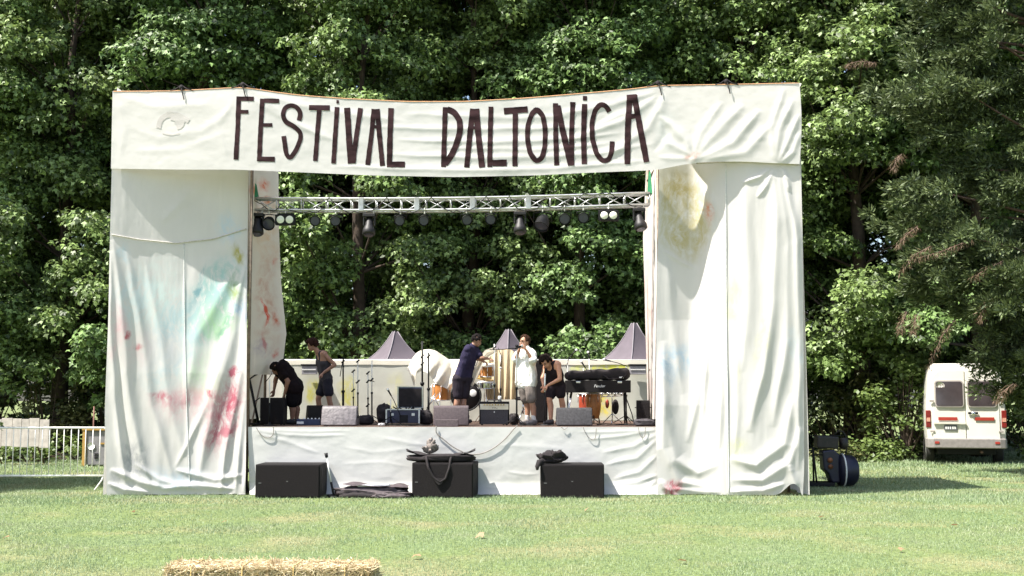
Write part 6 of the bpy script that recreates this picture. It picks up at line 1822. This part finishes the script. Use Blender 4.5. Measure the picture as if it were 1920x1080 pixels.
def left_bits():
    Yp = 31.0
    t = thing('board_panel', 'leaning panel of weathered pale grey boards behind the barrier', 'panel', (P(30, 840, Yp).x, Yp, 0), -.12)
    x0 = P(-40, 840, Yp).x - t.location.x
    wd = mat('weathered_boards', (.42, .38, .35), .85, .2, 7, .4)
    x = x0; rnd = random.Random(5)
    z0, z1 = P(40, 838, Yp).z, P(40, 785, Yp).z
    while x < P(80, 840, Yp).x - t.location.x:
        w_ = rnd.uniform(.20, .30)
        MB().box((x + w_ / 2, rnd.uniform(-.012, .012), (z0 + z1) / 2 + rnd.uniform(-.02, .02)), (w_ - .012, .025, z1 - z0), (0, rnd.uniform(-.01, .01), 0), .004).build('board', wd, t)
        x += w_
    for zz in (z0 + .15, z1 - .15): MB().box((x0 / 2 + .3, .04, zz), (1.5, .04, .06)).build('batten', wd, t)
    for s in (-.7, .45): MB().tube([(s, .05, z0 + .2), (s + .15, .35, 0)], .02, 6).build('prop', M['wood_dark'], t)
    Yg = 30.6
    a, b = P(155, 845, Yg), P(214, 805, Yg)
    g = thing('generator_cabinet', 'grey generator cabinet with yellow frame behind the barrier', 'generator', ((a.x + b.x) / 2, Yg + .4, 0))
    w_ = b.x - a.x; h_ = b.z
    MB().box((.04, 0, h_ / 2), (w_ - .1, .8, h_ - .06), bevel=.02).build('cabinet', mat('generator_grey', (.20, .19, .20), .6, .15, 6), g)
    ye = mat('yellow_frame', (.42, .25, .07), .55, .15, 8)
    MB().box((-w_ / 2 + .04, -.40, h_ / 2), (.09, .06, h_), bevel=.008).build('frame_post', ye, g)
    MB().box((w_ / 2 - .04, -.40, h_ / 2), (.09, .06, h_), bevel=.008).build('frame_post', ye, g)
    MB().box((0, -.40, h_ + .0), (w_ + .04, .08, .06), bevel=.008).build('frame_rail', ye, g)
    MB().lathe([(0, .0), (.09, .0), (.09, .01)], (-w_ * .22, -.412, h_ * .55), (0, -1, 0), 18).build('white_disc', M['white_print'], g)
    for k in range(3): MB().box((-w_ * .05, -.412, h_ * .34 - k * .05), (.10, .014, .028)).build('vent_slot', M['black_metal'], g)
    MB().box((w_ * .2, -.412, h_ * .62), (.2, .014, .04)).build('yellow_label', ye, g)
    p = P(174, 845, Yg + 1.2)
    o = MB().tube([(0, 0, 0), (0, 0, P(174, 762, Yg + 1.2).z)], .02, 8).build('thin_pole', mat('rusty_pole', (.16, .07, .05), .7, .2, 9)); o.location = (p.x, Yg + 1.2, 0)
    tag(o, 'thin reddish pole standing behind the generator cabinet', 'pole')
left_bits()

# ---- straw bales in the foreground
def bale(px0, px1, label, seed, rz):
    rng = np.random.default_rng(seed)
    z = .39; Yb = GY(1056, z)
    a, b = P(px0, 1056, Yb), P(px1, 1056, Yb)
    L = b.x - a.x; D = .46
    t = thing('straw_bale', label, 'bale', ((a.x + b.x) / 2, Yb - .02, 0), rz, 'straw bales in the foreground')
    core = MB().box((0, 0, z / 2), (L - .03, D - .03, z - .02), bevel=.03)
    core.build('core', mat('straw_core', (.16, .105, .045), .95, .5, 40, .9, 0, 60), t)
    n = 15000
    # straws on the six faces
    u = rng.uniform(-.5, .5, (n, 3)); f = rng.integers(0, 5, n)
    p = u * np.array([L, D, z]) + np.array([0, 0, z / 2]); nrm = np.zeros((n, 3))
    for k, (ax, s) in enumerate(((2, 1), (1, -1), (1, 1), (0, -1), (0, 1))):
        q = f == k; dims = (L, D, z); p[q, ax] = s * dims[ax] / 2 + (z / 2 if ax == 2 else 0); nrm[q, ax] = s
    p -= nrm * rng.uniform(-.004, .03, n)[:, None]
    d = rng.normal(size=(n, 3)); d -= nrm * (d * nrm).sum(1, keepdims=True); d[:, 0] *= 1.5; d /= np.linalg.norm(d, axis=1, keepdims=True)
    d += nrm * np.abs(rng.normal(0, .22, n))[:, None]
    ln = rng.uniform(.03, .10, n); w = rng.uniform(.0014, .0034, n)
    s = np.cross(d, nrm + rng.normal(0, .4, (n, 3))); s /= np.linalg.norm(s, axis=1, keepdims=True)
    A = p - d * (ln * .3)[:, None]; B = p + d * (ln * .7)[:, None]; B[:, 2] -= ln * .1
    A[:, 2] = np.maximum(A[:, 2], .005); B[:, 2] = np.maximum(B[:, 2], .008)
    v = np.stack([A - s * w[:, None], A + s * w[:, None], B + s * w[:, None], B - s * w[:, None]], 1).reshape(-1, 3)
    o = mesh_np('straw', v, np.arange(len(v)).reshape(-1, 4), leaf_mat('straw_%d' % seed, (.34, .25, .11), (.72, .62, .42), .15, .6), t)
    tag(o, kind='stuff')
    for x in (-L * .25, L * .25):
        MB().tube([(x, -D / 2 - .006, .02), (x, -D / 2 - .006, z), (x, -D / 2 + .03, z + .006), (x, D / 2 - .03, z + .006), (x, D / 2 + .006, z), (x, D / 2 + .006, .02)], .004, 5).build('twine', mat('twine', (.45, .32, .12), .9, .2, 30), t)
bale(326, 512, 'straw bale on the lawn with the gently rounded end', 3, .02)
bale(514, 703, 'straw bale on the lawn butted against the rounded one', 4, -.02)

def loose_straw():
    rng = np.random.default_rng(12); n = 420
    c = P(515, 1056, GY(1056, .39))
    x = c.x + rng.normal(0, .75, n); y = c.y - .02 + rng.normal(0, .38, n); a = rng.uniform(0, 6.283, n); ln = rng.uniform(.03, .10, n); w = .0022
    d = np.stack([np.cos(a), np.sin(a), rng.normal(0, .12, n)], 1); s = np.stack([-np.sin(a), np.cos(a), 0 * a], 1) * w
    p = np.stack([x, y, ground_z(x, y) + rng.uniform(.02, .04, n)], 1)
    v = np.stack([p - s, p + s, p + s + d * ln[:, None], p - s + d * ln[:, None]], 1).reshape(-1, 3)
    tag(mesh_np('loose_straw', v, np.arange(len(v)).reshape(-1, 4), leaf_mat('loose_straw', (.34, .25, .11), (.66, .56, .36), .15, .6)), 'loose straw scattered on the lawn round the bales', 'straw', kind='stuff')
loose_straw()

# ---- shrubs and undergrowth
SH_V = np.array([(0, 0, 0), (.36, .5, -.05), (0, 1.0, -.1), (-.36, .5, -.05)]); SH_F = np.array([(0, 1, 2), (0, 2, 3)])
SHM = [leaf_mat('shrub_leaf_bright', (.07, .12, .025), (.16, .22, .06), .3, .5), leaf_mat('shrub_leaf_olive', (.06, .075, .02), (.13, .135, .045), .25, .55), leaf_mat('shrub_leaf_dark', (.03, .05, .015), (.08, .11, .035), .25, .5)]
def shrub(px, py, Y, w, h, n, m, label, seed, lsize=.12, dep=None, group='shrubs along the tree line'):
    rng = np.random.default_rng(seed); rnd = random.Random(seed)
    x = (px - 960) / FPX * Y
    t = thing('shrub', label, 'shrub', (x, Y, 0), 0, group)
    dep = dep or w * .7
    P_, N_, S_ = [], [], []
    sb = MB()
    for k in range(max(8, n // 70)):
        a = rnd.uniform(0, 6.283); q = rnd.random() ** .5; z = h * rnd.uniform(.12, .95)
        e = math.sqrt(max(.05, 1 - (z / h) ** 2 * .85))
        c = np.array([math.cos(a) * w / 2 * q * e, math.sin(a) * dep / 2 * q * e, z])
        sb.tube([(c[0] * .1, c[1] * .1, 0), (c[0] * .6, c[1] * .6, z * .6), tuple(c)], [.025, .016, .006], 5, False)
        m_ = 70; d = rng.normal(size=(m_, 3)); d /= np.linalg.norm(d, axis=1, keepdims=True)
        s = rnd.uniform(.22, .42) * min(1.3, max(w, h) / 2)
        P_.append(c + d * (rng.random(m_) ** .5)[:, None] * s * np.array([1, 1, .7])); N_.append(d * .6 + np.array([0, -.1, .8]) + rng.normal(size=(m_, 3)) * .4); S_.append(lsize * rng.uniform(.6, 1.3, m_))
    p = np.concatenate(P_); p[:, 2] = np.maximum(p[:, 2], .02)
    v, f = leaves_mesh(p, np.concatenate(N_), np.concatenate(S_), rng, SH_V, SH_F)
    v[:, 2] = np.maximum(v[:, 2], .01)
    sb.build('stem', M['bark'], t, fix=False)
    mesh_np('foliage', v, f, m, t)
shrub(1690, 740, 33.3, 2.6, 2.9, 2600, SHM[0], 'bright green loose shrub growing just behind the van', 1, .13)
shrub(1620, 780, 35.2, 2.2, 2.6, 1600, SHM[1], 'olive shrub with drooping sprays beside the tower', 2, .14)
shrub(1560, 800, 35.6, 2.6, 2.2, 1400, SHM[2], 'dark shrub in the shade behind the barrel fan', 3, .14)
shrub(1930, 790, 33.2, 2.3, 2.4, 2200, SHM[0], 'bright green shrub on the far flank of the van', 4, .13)
shrub(1632, 845, 33.0, 2.4, .55, 1300, SHM[0], 'low bright green weeds on the lawn edge behind the barrel fan', 5, .11, .9)
shrub(1560, 845, 32.6, 1.4, .6, 700, SHM[1], 'low olive weeds between the tower and the barrel fan', 6, .10, .7)
shrub(1710, 850, 33.2, 1.2, .5, 600, SHM[2], 'low dark weeds beside the rear wheel of the van', 7, .10, .7)
shrub(95, 760, 35.2, 2.6, 3.0, 1800, SHM[1], 'olive green bush behind the weathered boards', 8, .14)
shrub(-20, 720, 36, 3.0, 3.4, 2200, SHM[2], 'dark bush beside the weathered boards', 9, .15)
shrub(60, 850, 32.4, 3.0, .5, 1000, SHM[0], 'low weeds in front of the weathered boards', 10, .10, .6)
shrub(150, 838, 33.4, 2.4, .6, 900, SHM[0], 'low weeds around the generator cabinet', 11, .10, .7)
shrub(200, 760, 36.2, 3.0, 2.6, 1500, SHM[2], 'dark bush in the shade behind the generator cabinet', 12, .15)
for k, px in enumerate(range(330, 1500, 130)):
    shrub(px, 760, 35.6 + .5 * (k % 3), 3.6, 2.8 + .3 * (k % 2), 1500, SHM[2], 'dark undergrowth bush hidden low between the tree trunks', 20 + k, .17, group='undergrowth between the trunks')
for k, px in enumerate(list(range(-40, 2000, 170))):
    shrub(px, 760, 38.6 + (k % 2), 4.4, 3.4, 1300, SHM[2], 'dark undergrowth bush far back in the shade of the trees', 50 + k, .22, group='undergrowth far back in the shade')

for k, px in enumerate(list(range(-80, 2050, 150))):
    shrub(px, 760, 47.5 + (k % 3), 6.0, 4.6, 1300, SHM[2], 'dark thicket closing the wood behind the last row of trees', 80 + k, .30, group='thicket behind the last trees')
# ---- cypress on the right, in front of the van
def cypress():
    rng = np.random.default_rng(17); rnd = random.Random(17)
    Yc = 27.2
    x0 = P(1985, 800, Yc).x
    t = thing('cypress_tree', 'grey-green conifer with brown dead sprigs overhanging the van', 'tree', (x0, Yc, 0))
    bark = mat('conifer_bark', (.10, .06, .045), .9, .4, 6, .8, 0, 16)
    tb = MB(); tb.tube([(0, 0, -.1), (.1, 0, 3), (0, .1, 7), (.1, 0, 12), (0, 0, 15.5)], [.34, .28, .22, .13, .03], 10)
    S = FPX / Yc
    vs, fs_, nv = [], [], 0
    dv, df = [], []
    Q = lambda px, py, dy: P(px, py, Yc + dy) - t.location
    ends = []
    # clump centres read off the crown's outline: (column, row, half width px, half height px)
    outline = lambda py: float(np.interp(py, [-300, -60, 0, 60, 120, 180, 230, 300, 350, 400, 470, 520, 580, 640, 690, 740, 780], [1760, 1690, 1680, 1655, 1650, 1600, 1655, 1690, 1640, 1600, 1640, 1645, 1680, 1740, 1800, 1840, 1890]))
    for k in range(215):
        py = rnd.uniform(-420, 770)
        xl = outline(py) + 62
        px = xl + (2110 - xl) * rnd.random() ** .95
        if py > 690 and px < 1800 + (py - 690): continue
        dy = rnd.uniform(-1.0, 1) * min(2.3, max(.35, (px - xl) / S * .75))
        ends.append((px, py, dy))
    cents = np.array([Q(*e) for e in ends])
    def spray(c, dr, n, sx, target_v, target_f, lw=(.016, .028), ln=(.08, .18), droop=.0):
        d = rng.normal(size=(n, 3)); d /= np.linalg.norm(d, axis=1, keepdims=True)
        p = c + d * (rng.random(n) ** .55)[:, None] * np.array([sx, sx, sx * .55])
        dirn = d * .55 + np.array(dr) * .5 + np.array([0, 0, .12 - droop]) + rng.normal(size=(n, 3)) * .3
        dirn /= np.linalg.norm(dirn, axis=1, keepdims=True)
        l = rng.uniform(*ln, n)[:, None]; w = rng.uniform(*lw, n)[:, None]
        s = np.cross(dirn, d * .5 + np.array([0, 0, .8]) + rng.normal(size=(n, 3)) * .45); s /= np.linalg.norm(s, axis=1, keepdims=True)
        base = sum(len(q) for q in target_v)
        q = np.stack([p - s * w * .5, p + dirn * l * .5 + s * w, p + dirn * l, p + dirn * l * .5 - s * w], 1).reshape(-1, 3)
        target_v.append(q); a = base + np.arange(n) * 4
        target_f.append(np.stack([a, a + 1, a + 2, a + 3], 1))
    for c in cents:
        dr = np.array([c[0], c[1], 0.0]); dr /= np.linalg.norm(dr) + .01
        sub = rnd.randint(9, 13)
        for _ in range(sub):
            cc = c + rng.normal(0, .34, 3) * np.array([1, 1, .42])
            spray(cc, dr, rnd.randint(75, 120), rnd.uniform(.18, .34), vs, fs_)
    for c in cents[::3]:
        zt = max(1.2, c[2] - .2 * abs(c[0]) + rnd.uniform(-.6, .4))
        tb.tube([(0, 0, zt), (c[0] * .5, c[1] * .5, zt + (c[2] - zt) * .35 + .12), tuple(c)], [.05, .028, .008], 5, False)
    tb.build('trunk', bark, t, fix=False)
    v = np.concatenate(vs)
    mesh_np('crown', v, np.concatenate(fs_), leaf_mat('cypress_leaf', (.022, .040, .015), (.15, .195, .075), .18, .6), t)
    # brown dead sprigs hanging from the limbs
    brown = leaf_mat('dead_needles', (.09, .055, .03), (.21, .14, .085), .15, .7)
    for (a, b, c) in (((1790, 600), (1765, 632), (1742, 690)), ((1700, 585), (1692, 605), (1688, 622)), ((1718, 590), (1714, 606), (1712, 624)), ((1720, 425), (1700, 440), (1682, 462)), ((1745, 462), (1715, 478), (1690, 512)), ((1820, 450), (1770, 470), (1720, 485)), ((1880, 490), (1850, 505), (1825, 520)), ((1640, 118), (1610, 115), (1585, 122)), ((1690, 290), (1680, 300), (1675, 318)), ((1900, 720), (1880, 735), (1868, 752)), ((1860, 560), (1845, 575), (1838, 600))):
        pts = [Q(*a, -1.2), Q(*b, -1.3), Q(*c, -1.35)]
        bv, bf = [], []
        for k in range(14):
            s = k / 13
            p = pts[0].lerp(pts[1], s * 2) if s < .5 else pts[1].lerp(pts[2], s * 2 - 1)
            spray(np.array(p), np.array([-.2, 0, -.6]), 15, .07 + .05 * math.sin(s * 3.1), bv, bf, (.003, .006), (.06, .16), .7)
        o = mesh_np('dead_sprig', np.concatenate(bv), np.concatenate(bf), brown, t)
        MB().tube(pts, [.014, .010, .005], 5).build('twig', bark, o)
cypress()

# ---- tree beyond the left edge whose shade falls across the barrier
def shade_tree():
    o = copy_tree([q for q in C.objects if q.name.startswith('plane_tree')][0])
    o.location = (-12.5, 23.3, 0); o.scale = (.66, .66, .5); o.rotation_euler = (0, 0, 1.0)
    o['label'] = 'broadleaf tree standing beyond the crowd barrier that shades the lawn'; o['group'] = 'lone trees on the lawn'
shade_tree()
# ---- fallen leaves on the lawn
def litter():
    lm = leaf_mat('dry_leaf', (.20, .10, .05), (.42, .28, .16), .2, .6)
    rnd = random.Random(3)
    v, f = leaves_mesh(np.zeros((1, 3)), np.array([[.2, .1, 1.0]]), np.array([.11]), np.random.default_rng(2))
    first = None
    for k, (px, py) in enumerate(((12, 1016), (782, 1049), (1280, 1058), (420, 985), (1100, 960), (1540, 975), (1790, 990), (900, 1010), (250, 965), (1690, 1035))):
        g = G(px, py)
        if first is None:
            o = first = mesh_np('fallen_leaf', v - v.mean(0), f, lm)
        else:
            o = first.copy(); C.objects.link(o)
        o.location = (g.x, g.y, float(ground_z(g.x, g.y)) + .045); o.rotation_euler = (rnd.uniform(-.5, .5), rnd.uniform(-.5, .5), rnd.uniform(0, 6)); s = rnd.uniform(.7, 1.3); o.scale = (s, s, s)
        tag(o, 'dry brown fallen leaf lying on the lawn', 'leaf', 'fallen leaves on the lawn')
litter()
print('tris', sum(len(me.loops) - 2 * len(me.polygons) for me in bpy.data.meshes))
